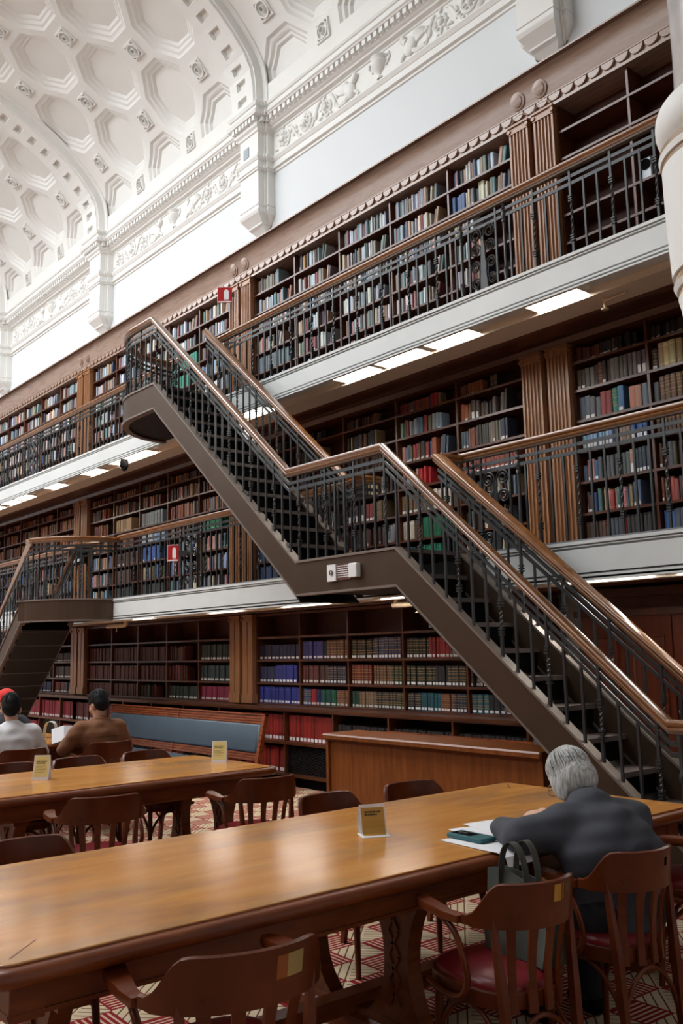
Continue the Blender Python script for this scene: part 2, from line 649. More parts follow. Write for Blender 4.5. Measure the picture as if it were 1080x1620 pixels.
# ribs over each pilaster with a string of square sinkings
for p in PIL + [0.01]:
    s, ds = -0.31, 0.283
    while s < 5.3:
        e = min(s + ds, 5.4)
        D = -0.17
        c0, c1 = s + 0.075, e - 0.075
        O = [vault(p + x, q, D) for x, q in ((-0.27, s), (0.27, s), (0.27, e), (-0.27, e))]
        I = [vault(p + x, q, D) for x, q in ((-0.11, c0), (0.11, c0), (0.11, c1), (-0.11, c1))]
        J = [vault(p + x, q, D + 0.06) for x, q in ((-0.10, c0 + .008), (0.10, c0 + .008), (0.10, c1 - .008), (-0.10, c1 - .008))]
        va.rings([O, I, J], False, True)
        for sg in (-1, 1):
            prof = [(0.27, D), (0.29, D + 0.03), (0.31, D + 0.03), (0.33, -0.03), (0.40, -0.02), (0.41, 0.0)]
            va.rings([[vault(p + sg * x, q, d) for x, d in prof] for q in (s, (s + e) / 2, e)], closed=False)
        s = e
# outer shell that closes the vault
va.rings([[vault(x, s, 0.3) for s in (-0.3, 0.4, 0.8, 1.6, 2.4, 3.2, 4.0, 4.8, 5.6)] for x in (XL, XR)], closed=False)
ceil = va.build('ceiling', M['cream_plaster'], smooth=35)
struct(ceil)
fv = MB()
prof = [(vault(0, s)[1], vault(0, s)[2]) for s in (-0.3, 0, 0.4, 0.8, 1.2, 1.6, 2.4, 3.2, 4.0, 4.8, 5.6)]
fv.rings([[(x, -y, z) for y, z in prof] for x in (XL, XR)], closed=False)
fv.box(XL, -24.0, -2.6, 2.6, 11.85, 11.95)
fv.box(-7.0, XR, -2.6, 2.6, 11.85, 11.95)
struct(fv.build('ceiling.001', M['cream_plaster']))
# skylight: glass and glazing bars
struct(MB().box(-24.0, -7.0, -2.6, 2.6, 11.96, 11.98).build('window_1', M['skyglass']))
gb = MB()
for i in range(18):
    x = -24.0 + i * 1.0
    gb.box(x - 0.03, x + 0.03, -2.6, 2.6, 11.86, 11.95)
for i in range(6):
    y = -2.6 + i * 1.04
    gb.box(-24.0, -7.0, y - 0.03, y + 0.03, 11.86, 11.95)
struct(gb.build('window_1_frame', M['cream_plaster']))

# ---------------------------------------------------------------- entablature
XE0, XE1 = XL, XR
en = MB()
# (y, z) section: parapet with rope bead, dentil shelf, bed mould, frieze ground, architrave
sec = [(7.02, 9.30), (6.975, 9.30), (6.965, 9.275), (6.98, 9.25), (7.0, 9.245), (7.0, 9.155), (6.955, 9.15), (6.955, 9.13), (6.975, 9.115), (6.985, 9.10),
       (7.05, 9.10), (7.05, 9.025), (7.06, 9.02), (7.075, 9.0), (7.10, 8.985), (7.11, 8.965), (7.16, 8.95), (7.17, 8.93), (7.185, 8.925), (7.185, 8.575),
       (7.15, 8.57), (7.13, 8.55), (7.13, 8.535), (7.16, 8.49), (7.17, 8.485), (7.17, 8.405), (7.145, 8.40), (7.145, 8.378), (7.18, 8.365), (7.18, 8.335), (7.2, 8.33), (7.2, 9.30)]
en.rings([[(x, y, z) for y, z in sec] for x in (XE0, XE1)], True, True)
struct(en.build('trim_2', M['cream_plaster']))
dn = MB()
x = XE0
while x < XE1:
    dn.box(x, x + 0.062, 6.995, 7.06, 9.03, 9.10)
    x += 0.105
struct(dn.build('trim_3', M['cream_plaster']))
# carved frieze: mirrored scrolls, rosettes, winged beasts and an urn in each bay
fr = MB()


def spiral(cx, cz, r, a0, turns, sgn, w=0.024, n=22):
    pts, rr = [], []
    for i in range(n + 1):
        t = i / n
        a = a0 + sgn * turns * 2 * math.pi * t
        q = r * (1 - 0.78 * t)
        pts.append((cx + q * math.cos(a), 7.178, cz + q * math.sin(a)))
        rr.append(w * (1 - 0.45 * t))
    fr.tube(pts, rr, 6)
    return pts[0]


def leafy(x, z, a, L, w):
    ca, sa = math.cos(a), math.sin(a)
    fr.ell((x + ca * L / 2, 7.18, z + sa * L / 2), (L / 2, 0.028, w), Matrix.Rotation(-a, 3, 'Y'), 8, 6)


rf = random.Random(3)
for p in PIL[:-1] + [0.01]:
    mid = p - BAY / 2
    for sg in (-1, 1):
        X = lambda u: mid + sg * u
        # three scroll roundels, shrinking towards the middle
        for i, u in enumerate((2.02, 1.52, 1.07)):
            r = (0.165, 0.15, 0.13)[i]
            spiral(X(u), 8.745, r, math.pi * (0.5 if i % 2 else 1.5), 1.35, sg * (1 if i % 2 else -1))
            fr.ell((X(u), 7.17, 8.745), (0.05, 0.045, 0.05), None, 10, 6)
            for q in range(8):
                a = q * math.pi / 4
                leafy(X(u) + 0.055 * math.cos(a), 8.745 + 0.055 * math.sin(a), a, 0.06, 0.02)
            for q in range(5):
                a = rf.uniform(0, 6.28)
                leafy(X(u) + r * math.cos(a) * 1.02, 8.745 + r * math.sin(a) * 0.9, a + rf.uniform(-1, 1), 0.085, 0.02)
        # joining stems
        for u0, u1, f in ((1.9, 1.62, 1), (1.42, 1.16, -1), (0.97, 0.78, 1)):
            fr.tube([(X(u0 + (u1 - u0) * t), 7.178, 8.745 + f * 0.15 * math.cos(math.pi * t)) for t in [i / 8 for i in range(9)]], 0.02, 6)
            leafy(X((u0 + u1) / 2), 8.66, rf.uniform(0.5, 2.5), 0.1, 0.024)
            leafy(X((u0 + u1) / 2), 8.83, rf.uniform(3.6, 5.6), 0.1, 0.024)
        # winged beast: chest, head, foreleg, fanned wing
        fr.ell((X(0.56), 7.175, 8.73), (0.10, 0.05, 0.12), Matrix.Rotation(sg * 0.5, 3, 'Y'), 12, 8)
        fr.ell((X(0.45), 7.165, 8.86), (0.05, 0.045, 0.055), None, 10, 6)
        fr.tube([(X(0.50), 7.17, 8.80), (X(0.46), 7.165, 8.84)], 0.04, 8)
        fr.tube([(X(0.50), 7.175, 8.70), (X(0.42), 7.17, 8.64), (X(0.40), 7.175, 8.60)], 0.022, 6)
        fr.tube([(X(0.60), 7.175, 8.66), (X(0.66), 7.175, 8.62), (X(0.80), 7.178, 8.63)], 0.03, 6)
        for q in range(7):
            a = 0.35 + q * 0.17
            leafy(X(0.60), 8.72, a if sg > 0 else math.pi - a, 0.27 - 0.012 * q, 0.022)
    # urn
    fr.lathe((mid, 7.20, 8.60), [(0.05, 0), (0.055, 0.02), (0.02, 0.05), (0.07, 0.10), (0.12, 0.17), (0.125, 0.21), (0.10, 0.235), (0.12, 0.26), (0.13, 0.28), (0.0, 0.285)], 18, False)
    for sg in (-1, 1):
        fr.tube([(mid + sg * q[0], 7.175, 8.60 + q[1]) for q in ((0.12, 0.25), (0.18, 0.27), (0.19, 0.20), (0.12, 0.13))], 0.014, 6)
struct(fr.build('trim_4', M['cream_plaster'], smooth=50))

# ---------------------------------------------------------------- plaster brackets under the ribs
PLACE = {0: 'over the pilaster beside the empty top shelves', 1: 'over the pilaster with the red sign', 2: 'above the pilaster beyond the stair platform', 3: 'far end of the hall, third along from the empty shelves', 4: 'furthest down the hall'}


def corbel_ring(hw, y, z, step):
    # plan outline of the bracket at one height: front block plus a narrower setback strip each side
    return [(-hw - step, YW, z), (-hw - step, y + 0.13, z), (-hw - 0.02, y + 0.13, z), (-hw - 0.02, y + 0.10, z), (-hw, y + 0.10, z), (-hw, y, z),
            (hw, y, z), (hw, y + 0.10, z), (hw + 0.02, y + 0.10, z), (hw + 0.02, y + 0.13, z), (hw + step, y + 0.13, z), (hw + step, YW, z)]


for i, p in enumerate([0.01] + PIL):
    lab = {0: 'white plaster bracket cut off by the top edge, over the empty shelves', 1: 'white plaster wall bracket above the double pilaster beside the empty shelves',
           2: 'white plaster bracket with a small grey vent, above the red sign', 3: 'white plaster bracket above the curved stair platform, second from the vent bracket',
           4: 'white plaster bracket furthest down the wall, third from the vent bracket', 5: 'white plaster bracket beyond the last one seen'}[i]
    if i in (0, 5):
        continue
    c = thing('wall_bracket', lab, 'bracket', (p, 6.95, 7.5), 'plaster brackets along the wall')
    b = MB()
    hw, st = 0.225, 0.055
    prof = [(7.50, 0.11, 0.20), (7.56, 0.16, 0.14), (7.58, 0.165, 0.10), (7.60, 0.17, 0.095), (7.66, 0.205, 0.04), (7.70, 0.225, 0.0), (7.73, 0.235, -0.015), (7.745, 0.235, -0.02), (7.75, 0.225, 0.0), (7.81, 0.225, 0.0), (7.815, 0.235, -0.012), (7.835, 0.235, -0.012), (7.84, hw, 0.0), (8.33, hw, 0.0)]
    b.rings([[(p + q[0], q[1], q[2]) for q in corbel_ring(h, 6.95 + o, z, st * min(1, h / hw))] for z, h, o in prof], True, True)
    b.build('shaft', M['cream_plaster'], c)
    b = MB()
    prof = [(8.33, hw, 0), (8.335, hw + .02, -.02), (8.36, hw + .02, -.02), (8.365, hw + .035, -.035), (8.40, hw + .035, -.035), (8.405, hw + .01, -.01), (8.485, hw + .01, -.01), (8.49, hw + .02, -.02), (8.53, hw + .045, -.045), (8.57, hw + .045, -.045), (8.575, hw, 0), (8.92, hw, 0)]
    b.rings([[(p + q[0], q[1], q[2]) for q in corbel_ring(h, 6.95 + o, z, st)] for z, h, o in prof], True, True)
    b.build('frieze_block', M['cream_plaster'], c)
    b = MB()
    prof = [(8.92, hw, 0), (8.93, hw + .02, -.02), (8.96, hw + .03, -.03), (8.985, hw + .06, -.06), (9.025, hw + .07, -.07), (9.03, hw + .06, -.06), (9.10, hw + .06, -.06), (9.105, hw + .13, -.13), (9.15, hw + .15, -.15), (9.155, hw + .10, -.10), (9.245, hw + .10, -.10), (9.25, hw + .12, -.12), (9.29, hw + .14, -.14), (9.31, hw + .12, -.12)]
    b.rings([[(p + q[0], q[1], q[2]) for q in corbel_ring(h, 6.95 + o, z, st)] for z, h, o in prof], True, True)
    x = -hw - 0.05
    while x < hw + 0.03:
        b.box(p + x, p + x + 0.055, 6.95 - 0.115, 6.95 - 0.05, 9.03, 9.10)
        x += 0.085
    for y in (6.93, 7.02):
        b.box(p + hw + 0.05, p + hw + 0.13, y, y + 0.055, 9.03, 9.10)
    b.build('cap', M['cream_plaster'], c)
    if i == 2:
        b = MB()
        b.box(p - 0.13, p - 0.0, 6.94, 6.955, 8.62, 8.78)
        for k in range(5):
            b.box(p - 0.125, p - 0.005, 6.935, 6.942, 8.63 + k * 0.03, 8.645 + k * 0.03)
        b.build('vent', plain('grey_vent', rgb(176, 186, 194), 0.5), c)

# ---------------------------------------------------------------- bookcase cornice (top level) and beams
cn = MB()
sec = [(YW, 7.09), (6.66, 7.09), (6.66, 7.072), (6.74, 7.070), (6.74, 7.056), (6.685, 7.052), (6.72, 7.04), (6.745, 7.0), (6.765, 6.95), (6.785, 6.88), (6.80, 6.81), (6.79, 6.805), (6.79, 6.795), (6.815, 6.79), (6.815, 6.715), (6.80, 6.71), (6.80, 6.68), (6.86, 6.68), (YW, 6.68)]
cn.rings([[(x, y, z) for y, z in sec] for x in (XL, XR)], True, True)
struct(cn.build('trim_5', M['cornice_wood'], smooth=40))
sc = MB()
x = XL
while x < XR:
    c = [(x + 0.07 + 0.068 * math.cos(math.pi + math.pi * k / 10), 6.786 + 0.07 * math.sin(math.pi + math.pi * k / 10)) for k in range(11)]
    sc.rings([[(a, 6.815, b) for a, b in c], [(a, 6.79, b) for a, b in c], [(x + 0.07 + (a - x - 0.07) * 0.94, 6.788, 6.786 + (b - 6.786) * 0.94) for a, b in c]], False, True)
    x += 0.147
struct(sc.build('trim_6', M['cornice_wood']))
md = MB()
for p in PIL + [0.01]:
    for sg in (-1, 1):
        cx = p + sg * 0.135
        for r, d in ((0.085, 0.02), (0.06, 0.032)):
            rs = []
            for rr, yy in ((r, 0.03), (r, -d + 0.012), (r * 0.8, -d + 0.008)):
                rs.append([(cx + rr * math.cos(2 * math.pi * k / 24), 6.775 + yy + (6.9 - (6.9 + rr * math.sin(2 * math.pi * k / 24))) * 0.25, 6.9 + rr * math.sin(2 * math.pi * k / 24)) for k in range(24)])
            md.rings(rs, False, True)
    # small arches over the pair of pilasters
    for sg in (-1, 1):
        md.tube([(p + sg * 0.135 + 0.1 * math.cos(math.pi * k / 12), 6.80, 6.715 + 0.05 * math.sin(math.pi * k / 12)) for k in range(13)], 0.014, 6)
struct(md.build('trim_7', M['cornice_wood'], smooth=40))

# ---------------------------------------------------------------- galleries


def gallery(zf, zb, nm):
    g = MB()
    h = zf - zb
    sec = [(5.86, zf), (YG - 0.012, zf), (YG - 0.012, zf - .024), (YG + .02, zf - .025), (YG + .02, zf - .034), (YG - .004, zf - .035), (YG - .004, zf - .042), (YG + .03, zf - .044), (YG + .03, zf - .056), (YG, zf - .058),
           (YG, zb + .062), (YG + .03, zb + .060), (YG + .03, zb + .048), (YG - .004, zb + .046), (YG - .004, zb + .03), (YG + .03, zb + .029), (YG + .03, zb + .017), (YG - .008, zb + .014), (YG - .008, zb), (5.73, zb), (5.73, zb + .03), (5.86, zb + .03)]
    g.rings([[(x, y, z) for y, z in sec] for x in (XL, XR)], True, True)
    struct(g.build('trim_' + nm, M['stone']))
    s = MB()
    s.box(XL, XR, 5.86, YW, zf - 0.12, zf)
    struct(s.build('floor_gallery', M['bronze_dark']))
    s = MB()
    s.box(XL, XR, 5.73, 5.97, zb + 0.055, zb + 0.11)         # recess that holds the light panels
    s.box(XL, XR, 5.965, 6.27, zb + 0.015, zb + 0.11)        # beige beam
    s.box(XL, XR, 5.95, 5.97, zb + 0.0, zb + 0.06)
    struct(s.build('ceiling_gallery', M['beige']))
    s = MB()
    sec = [(6.27, zb + 0.01), (6.30, zb + 0.0), (6.34, zb + 0.0), (6.36, zb + .03), (6.60, zb + .05), (6.70, zb + .075), (6.78, zb + .08), (6.80, zb + .03), (6.86, zb + .02), (7.15, zb + .02), (7.15, zb + .12), (6.27, zb + .12)]
    s.rings([[(x, y, z) for y, z in sec] for x in (XL, XR)], True, True)
    struct(s.build('trim_beam', M['shelf_wood']))


gallery(Z3, 4.28, '8')
gallery(Z2, 2.035, '9')
s = MB().box(XL, XR, YG - 0.012, 5.85, Z2, Z2 + 0.012)
struct(s.build('trim_10', plain('grey_lead_edge', rgb(120, 124, 128), 0.5)))


def light_panel(x0, x1, z, lab, grp):
    t = thing('ceiling_light', lab, 'light', ((x0 + x1) / 2, 5.84, z), grp)
    MB().box(x0, x1, 5.745, 5.945, z + 0.03, z + 0.05).build('diffuser', M['fixture'], t)
    f = MB()
    for a, b, c, d in ((x0 - .012, x0, 5.735, 5.955), (x1, x1 + .012, 5.735, 5.955), (x0, x1, 5.735, 5.745), (x0, x1, 5.945, 5.955)):
        f.box(a, b, c, d, z + 0.022, z + 0.055)
    f.build('frame', M['beige'], t)


UP = [(-4.48, -3.98, 'lit panel under the upper gallery closest to the marble column'), (-5.65, -5.11, 'lit panel under the upper gallery above the double pilaster'),
      (-6.33, -5.74, 'lit panel under the upper gallery, middle of the three in line'), (-6.96, -6.40, 'lit panel under the upper gallery, end of the three nearest the stair'),
      (-8.75, -8.22, 'lit panel seen between the two upper stair handrails')]
for a, b, l in UP:
    light_panel(a, b, 4.28, l, 'light panels under the upper gallery')
zz = 4.335
for i, (px, py) in enumerate(((232, 718), (200, 729), (152, 746), (97, 769), (52, 787), (32, 795), (8, 804))):
    # distances read along the gallery: panels beyond the stair platform
    xx = (-11.23, -11.81, -12.77, -14.20, -15.50, -16.14, -16.92)[i]
    light_panel(xx - 0.27, xx + 0.27, 4.28, ['lit panel directly beyond the stair platform', 'second lit panel beyond the stair platform', 'third lit panel beyond the stair platform',
                'fourth lit panel beyond the stair platform', 'fifth lit panel beyond the stair platform', 'sixth lit panel beyond the stair platform', 'last lit panel seen beyond the stair platform'][i], 'light panels under the upper gallery')
LOW = [(-11.6, -11.0, 'lit panel under the lower gallery by the curved landing'), (-9.6, -8.9, 'lit panel under the lower gallery above the blue bench'), (-8.1, -7.3, 'lit panel under the lower gallery before the stair landing'),
       (-6.5, -5.9, 'lit panel under the lower gallery below the stair landing'), (-4.4, -3.6, 'lit panel under the lower gallery behind the handrails'), (-3.4, -2.8, 'lit panel under the lower gallery above the panelled doors')]
for a, b, l in LOW:
    light_panel(a, b, 2.035, l, 'light panels under the lower gallery')


def pipe(x0, x1, lab):
    t = thing('sprinkler_pipe', lab, 'pipe', (x0, 6.1, 1.98))
    b = MB()
    b.tube([(x0, 6.1, 1.985), (x1 - 0.05, 6.1, 1.985), (x1 - 0.012, 6.1, 1.995), (x1, 6.1, 2.03), (x1, 6.1, 2.06)], 0.028, 10)
    b.build('pipe_run', M['pipe'], t, 40)
    b = MB()
    b.lathe(((x0 + x1) / 2, 6.1, 1.90), [(0.0, 0), (0.02, 0), (0.02, 0.006), (0.008, 0.012), (0.008, 0.06)], 10)
    b.build('sprinkler_head', M['pipe'], t)


pipe(-12.7, -12.1, 'short cream pipe under the lower gallery by the curved landing')
pipe(-5.9, -6.45, 'short cream pipe under the lower gallery beside the stair stringer')
t = thing('security_camera', 'black dome security camera under the upper gallery beside the stair', 'camera', (-11.7, 5.83, 4.13))
MB().lathe((-11.7, 5.83, 4.2), [(0.05, 0.11), (0.06, 0.08), (0.06, 0.0), (0.055, -0.005)], 18).build('mount', M['black'], t, 40)
MB().ell((-11.7, 5.83, 4.2), (0.052, 0.052, 0.06), None, 16, 10).build('dome', M['glass_dark'], t, 60)
t = thing('sprinkler', 'small sprinkler head under the upper gallery beside the end light panel', 'sprinkler', (-4.0, 6.1, 4.2))
MB().lathe((-3.95, 6.1, 4.2), [(0.0, 0), (0.03, 0), (0.03, 0.008), (0.01, 0.014), (0.01, 0.07), (0.03, 0.075), (0.03, 0.1)], 12).build('head', M['pipe'], t, 40)
MB().tube([(-3.95, 6.1, 4.27), (-3.75, 6.1, 4.28)], 0.012, 8).build('feed_pipe', M['pipe'], t)

# ---------------------------------------------------------------- pilasters
LV = {1: (0.92, 2.05), 2: (Z2, 4.30), 3: (Z3, 6.68)}
PN = {0: 'beside the empty shelves', 1: 'by the upper stair flight', 2: 'beyond the curved stair platform', 3: 'far down the hall', 4: 'furthest down the hall'}
LN = {1: 'ground floor', 2: 'lower gallery', 3: 'upper gallery'}
for lv, (z0, z1) in LV.items():
    for i, p in enumerate(PIL):
        if lv == 1 and i == 0:
            continue
        if i == 4:
            continue
        t = thing('pilaster', ('plain paired' if lv == 1 else 'fluted paired') + ' wooden pilaster on the %s, %s' % (LN[lv], PN[i]), 'pilaster', (p, YB, z0))
        MB().box(p - 0.267, p + 0.267, 6.835, 7.1, z0, z1).build('backboard', M['shelf_wood'], t)
        for sg in (-1, 1):
            c = p + sg * 0.15
            w = 0.115
            sec = [(c - w, 6.9), (c - w, 6.775)]
            if lv == 1:
                sec += [(c - 0.012, 6.775), (c - 0.006, 6.79), (c + 0.006, 6.79), (c + 0.012, 6.775)]
            else:
                for k in range(5):
                    fx = c - 0.08 + k * 0.04
                    sec += [(fx - 0.013, 6.775), (fx - 0.008, 6.788), (fx, 6.793), (fx + 0.008, 6.788), (fx + 0.013, 6.775)]
            sec += [(c + w, 6.775), (c + w, 6.9)]
            zb, zt = z0 + 0.12, z1 - 0.09
            b = MB()
            b.prism(sec, 'z', zb, zt)
            b.build('shaft', M['pilaster_wood'], t)
            b = MB()
            b.box(c - w - 0.008, c + w + 0.008, 6.762, 6.9, z0, z0 + 0.10)
            b.box(c - w - 0.004, c + w + 0.004, 6.768, 6.9, z0 + 0.10, z0 + 0.122)
            b.build('plinth', M['pilaster_wood'], t)
            b = MB()
            b.box(c - w - 0.004, c + w + 0.004, 6.768, 6.9, zt, zt + 0.02)
            b.box(c - w, c + w, 6.772, 6.9, zt + 0.02, z1 - 0.02)
            b.box(c - w - 0.012, c + w + 0.012, 6.757, 6.9, z1 - 0.022, z1)
            for e in (-1, 1):
                b.tube([(c + e * (w - 0.005), 6.757, zt + 0.035), (c + e * (w - 0.005), 6.80, zt + 0.035)], 0.022, 10)
            b.build('capital', M['pilaster_wood'], t)

# ---------------------------------------------------------------- bookcases
BAYS = {'D': (-4.81, -0.28, 6), 'C': (-9.90, -5.345, 5), 'B': (-14.99, -10.435, 5), 'A': (-20.08, -15.525, 5), 'Z': (-25.17, -20.615, 5)}
ROWS = {1: [1.755, 1.468, 1.183, 0.925], 2: [4.125, 3.86, 3.575, 3.295, 3.012, 2.726, 2.445], 3: [6.41, 6.13, 5.85, 5.565, 5.285, 5.0, 4.72]}
TOP = {1: 2.02, 2: 4.31, 3: 6.68}
CASE = {(3, 'D'): 'tall bookcase of bare shelves on the upper gallery beside the marble column',
        (3, 'C'): 'tall bookcase crammed with books on the upper gallery between red sign and bare shelves',
        (3, 'B'): 'tall bookcase on the upper gallery behind the curved stair platform',
        (3, 'A'): 'tall bookcase on the upper gallery beyond the curved stair platform',
        (3, 'Z'): 'tall bookcase on the upper gallery at the far end',
        (2, 'D'): 'dark bookcase on the lower gallery with four cream volumes near its top',
        (2, 'C'): 'dark bookcase on the lower gallery behind the stair landing, with green volumes',
        (2, 'B'): 'dark bookcase on the lower gallery behind the small red sign',
        (2, 'A'): 'dark bookcase on the lower gallery behind the far curved landing',
        (2, 'Z'): 'dark bookcase on the lower gallery at the far end',
        (1, 'C'): 'ground floor bookcase with rows of royal blue volumes behind the desk',
        (1, 'B'): 'ground floor bookcase of dark maroon volumes above the blue bench',
        (1, 'A'): 'ground floor bookcase behind the far stair flight', (1, 'Z'): 'ground floor bookcase at the far end'}


def bookcase(lv, bay):
    x0, x1, n = BAYS[bay]
    rows = ROWS[lv]
    zb, zt = rows[-1] - 0.03, TOP[lv]
    t = thing('bookcase', CASE[(lv, bay)], 'bookcase', ((x0 + x1) / 2, YB, LV[lv][0] if lv > 1 else 0.92), 'built-in bookcases')
    MB().box(x0 - 0.03, x1 + 0.03, 7.10, 7.12, zb, zt).build('back_panel', M['case_back'], t)
    w = (x1 - x0) / n
    for k in range(n + 1):
        x = x0 + k * w
        MB().box(x - 0.012, x + 0.012, 6.842, 7.10, zb, zt).build('upright', M['shelf_wood'], t)
    for z in rows:
        MB().box(x0, x1, 6.836, 7.10, z - 0.024, z).build('shelf', M['shelf_wood'], t)
    if lv > 1:
        MB().box(x0 - 0.03, x1 + 0.03, 6.835, 7.10, LV[lv][0], zb).build('plinth', M['shelf_wood'], t)
    else:
        MB().box(x0 - 0.03, x1 + 0.03, 6.835, 7.12, zt, zt + 0.03).build('top_rail', M['shelf_wood'], t)


for (lv, bay) in CASE:
    bookcase(lv, bay)

# low cases with a dark ledge along the foot of the wall
YL = 6.60
GR = {('C', 1), ('B', 2), ('B', 4), ('A', 4)}
LOWLAB = {'C': 'low bookcase of bright red volumes between the blue bench and the desk', 'B': 'low bookcase behind the blue bench', 'A': 'low bookcase of maroon volumes beyond the seated readers', 'Z': 'low bookcase at the far end of the hall'}
ledge = MB()
ledge.box(XL, -4.9, 6.575, 6.85, 0.875, 0.905)
ledge.box(XL, -4.9, 6.585, 6.86, 0.86, 0.875)
tag(ledge.build('ledge', M['shelf_wood']), 'long dark wooden ledge running over the low bookcases', 'ledge')
wv = None
for bay in 'CBAZ':
    x0, x1, n = BAYS[bay]
    x1 = x1 + 0.535 if bay != 'C' else -4.92
    x0, n = x0, (6 if bay != 'C' else 5)
    w = BAYS['C'][1] - BAYS['C'][0]
    w = w / 5
    xs = [BAYS[bay][0] + k * w for k in range(6)] + [x1]
    t = thing('low_bookcase', LOWLAB[bay], 'bookcase', ((x0 + x1) / 2, YL, 0), 'low bookcases')
    MB().box(x0, x1, 7.06, 7.1, 0.0, 0.86).build('back_panel', M['case_back'], t)
    MB().box(x0, x1, 6.66, 7.06, 0.0, 0.115).build('plinth', M['black'], t)
    for x in xs:
        MB().box(x - 0.012, x + 0.012, YL, 7.06, 0.115, 0.86).build('upright', M['shelf_wood'], t)
    for z in (0.15, 0.515):
        MB().box(x0, x1, YL - 0.003, 7.06, z - 0.035, z).build('shelf', M['shelf_wood'], t)
    for k in range(5):
        if (bay, k) in GR:
            a, b = xs[k] + 0.014, xs[k + 1] - 0.014
            g = MB()
            g.box(a, b, 6.66, 6.67, 0.15, 0.48)
            nx = 13
            px = (b - a) / nx
            for i in range(nx):
                up = i % 2
                q = 0.15
                while q < 0.46:
                    z0, z1 = (q, q + 0.035) if up else (q + 0.035, q)
                    g.obox((a + (i + 0.5) * px, 6.652, (z0 + z1) / 2 + 0.005), Vector((px, 0, z1 - z0)).normalized(), (0, 1, 0), Vector((-(z1 - z0), 0, px)).normalized(), math.hypot(px, 0.035) / 2, 0.008, 0.0085)
                    q += 0.031
            for z in (0.15, 0.47):
                g.box(a, b, 6.64, 6.665, z, z + 0.012)
            g.build('grille', M['grille'], t)

# panelled doors under the lower gallery beside the stair
t = thing('panelled_cupboard', 'dark panelled wooden doors under the lower gallery behind the stair rails', 'cupboard', (-3.0, 6.78, 0))
MB().box(-4.9, 1.5, 6.83, 7.1, 0, 2.03).build('carcass', M['case_back'], t)
xs = [-4.88, -4.42, -3.98, -3.50, -2.95, -2.40, -1.85, -1.30]
for i in range(len(xs) - 1):
    a, b = xs[i] + 0.006, xs[i + 1] - 0.006
    d = MB().box(a, b, 6.79, 6.83, 0.06, 1.80)
    for q0, q1 in ((0.14, 0.72), (0.80, 1.70)):
        d.rings([[(a + e, y, q0 + e), (b - e, y, q0 + e), (b - e, y, q1 - e), (a + e, y, q1 - e)] for e, y in ((0.06, 6.79), (0.06, 6.775), (0.075, 6.775), (0.085, 6.785), (0.13, 6.78))], False, True)
    dd = d.build('door', M['panel_wood_dark'] if 'panel_wood_dark' in M else M['case_back'], t)
    if i % 2 == 0:
        MB().ell((b - 0.04 if i % 4 == 0 else a + 0.04, 6.765, 1.03), (0.022, 0.022, 0.022), None, 14, 8).build('knob', M['steel'], dd, 60)
MB().box(-4.9, 1.5, 6.76, 6.86, 1.80, 1.86).build('top_rail', M['case_back'], t)
MB().box(-4.9, 1.5, 6.74, 6.86, 1.96, 2.03).build('cornice', M['case_back'], t)

# ---------------------------------------------------------------- ironwork
def bal_mesh(kind, h, hb):
    """h: foot to underside of the handrail, hb: foot to the lower bar"""
    b = MB()
    if kind == 'plain':
        b.box(-0.008, 0.008, -0.008, 0.008, 0, hb + 0.01)
    else:
        s = 0.0095
        z0, z1 = 0.17, hb - 0.13
        b.box(-s, s, -s, s, 0, z0)
        rs = []
        n = 22
        for i in range(n + 1):
            t = i / n
            a = t * math.pi * 3.0
            rs.append([(1.25 * s * math.cos(a + math.pi / 4 + k * math.pi / 2), 1.25 * s * math.sin(a + math.pi / 4 + k * math.pi / 2), z0 + (z1 - z0) * t) for k in range(4)])
        b.rings(rs, True, True)
        b.box(-s, s, -s, s, z1, h + 0.005)
        for zc in (z0, z1):
            for k in (-1, 0, 1):
                b.box(-0.0165, 0.0165, -0.0165, 0.0165, zc + k * 0.02 - 0.006, zc + k * 0.02 + 0.006)
    return b.mesh('baluster', M['iron'])


RAILP = [(-0.033, -0.062), (0.033, -0.062), (0.036, -0.05), (0.030, -0.042), (0.040, -0.032), (0.042, -0.018), (0.034, -0.004), (0.018, 0.0), (-0.018, 0.0), (-0.034, -0.004), (-0.042, -0.018), (-0.040, -0.032), (-0.030, -0.042), (-0.036, -0.05)]
MOULDP = [(-0.022, -0.078), (0.022, -0.078), (0.026, -0.066), (0.03, -0.061), (-0.03, -0.061), (-0.026, -0.066)]
BAR1, BAR2 = -0.135, -0.195


def barp(o):
    return [(-0.006, o - 0.014), (0.006, o - 0.014), (0.006, o + 0.014), (-0.006, o + 0.014)]


def cut(path, a, b):
    """piece of a polyline between level distances a and b"""
    out = []
    s = 0
    for i in range(len(path) - 1):
        p, q = Vector(path[i]), Vector(path[i + 1])
        L = math.hypot(q.x - p.x, q.y - p.y)
        if s + L >= a and s <= b and L > 1e-9:
            t0, t1 = max(0, (a - s) / L), min(1, (b - s) / L)
            for t in (t0, t1):
                v = p.lerp(q, t)
                if not out or (v - out[-1]).length > 1e-6:
                    out.append(v)
        s += L
    return out


def plen(path):
    return sum(math.hypot(path[i + 1][0] - path[i][0], path[i + 1][1] - path[i][1]) for i in range(len(path) - 1))


MESHES = {}


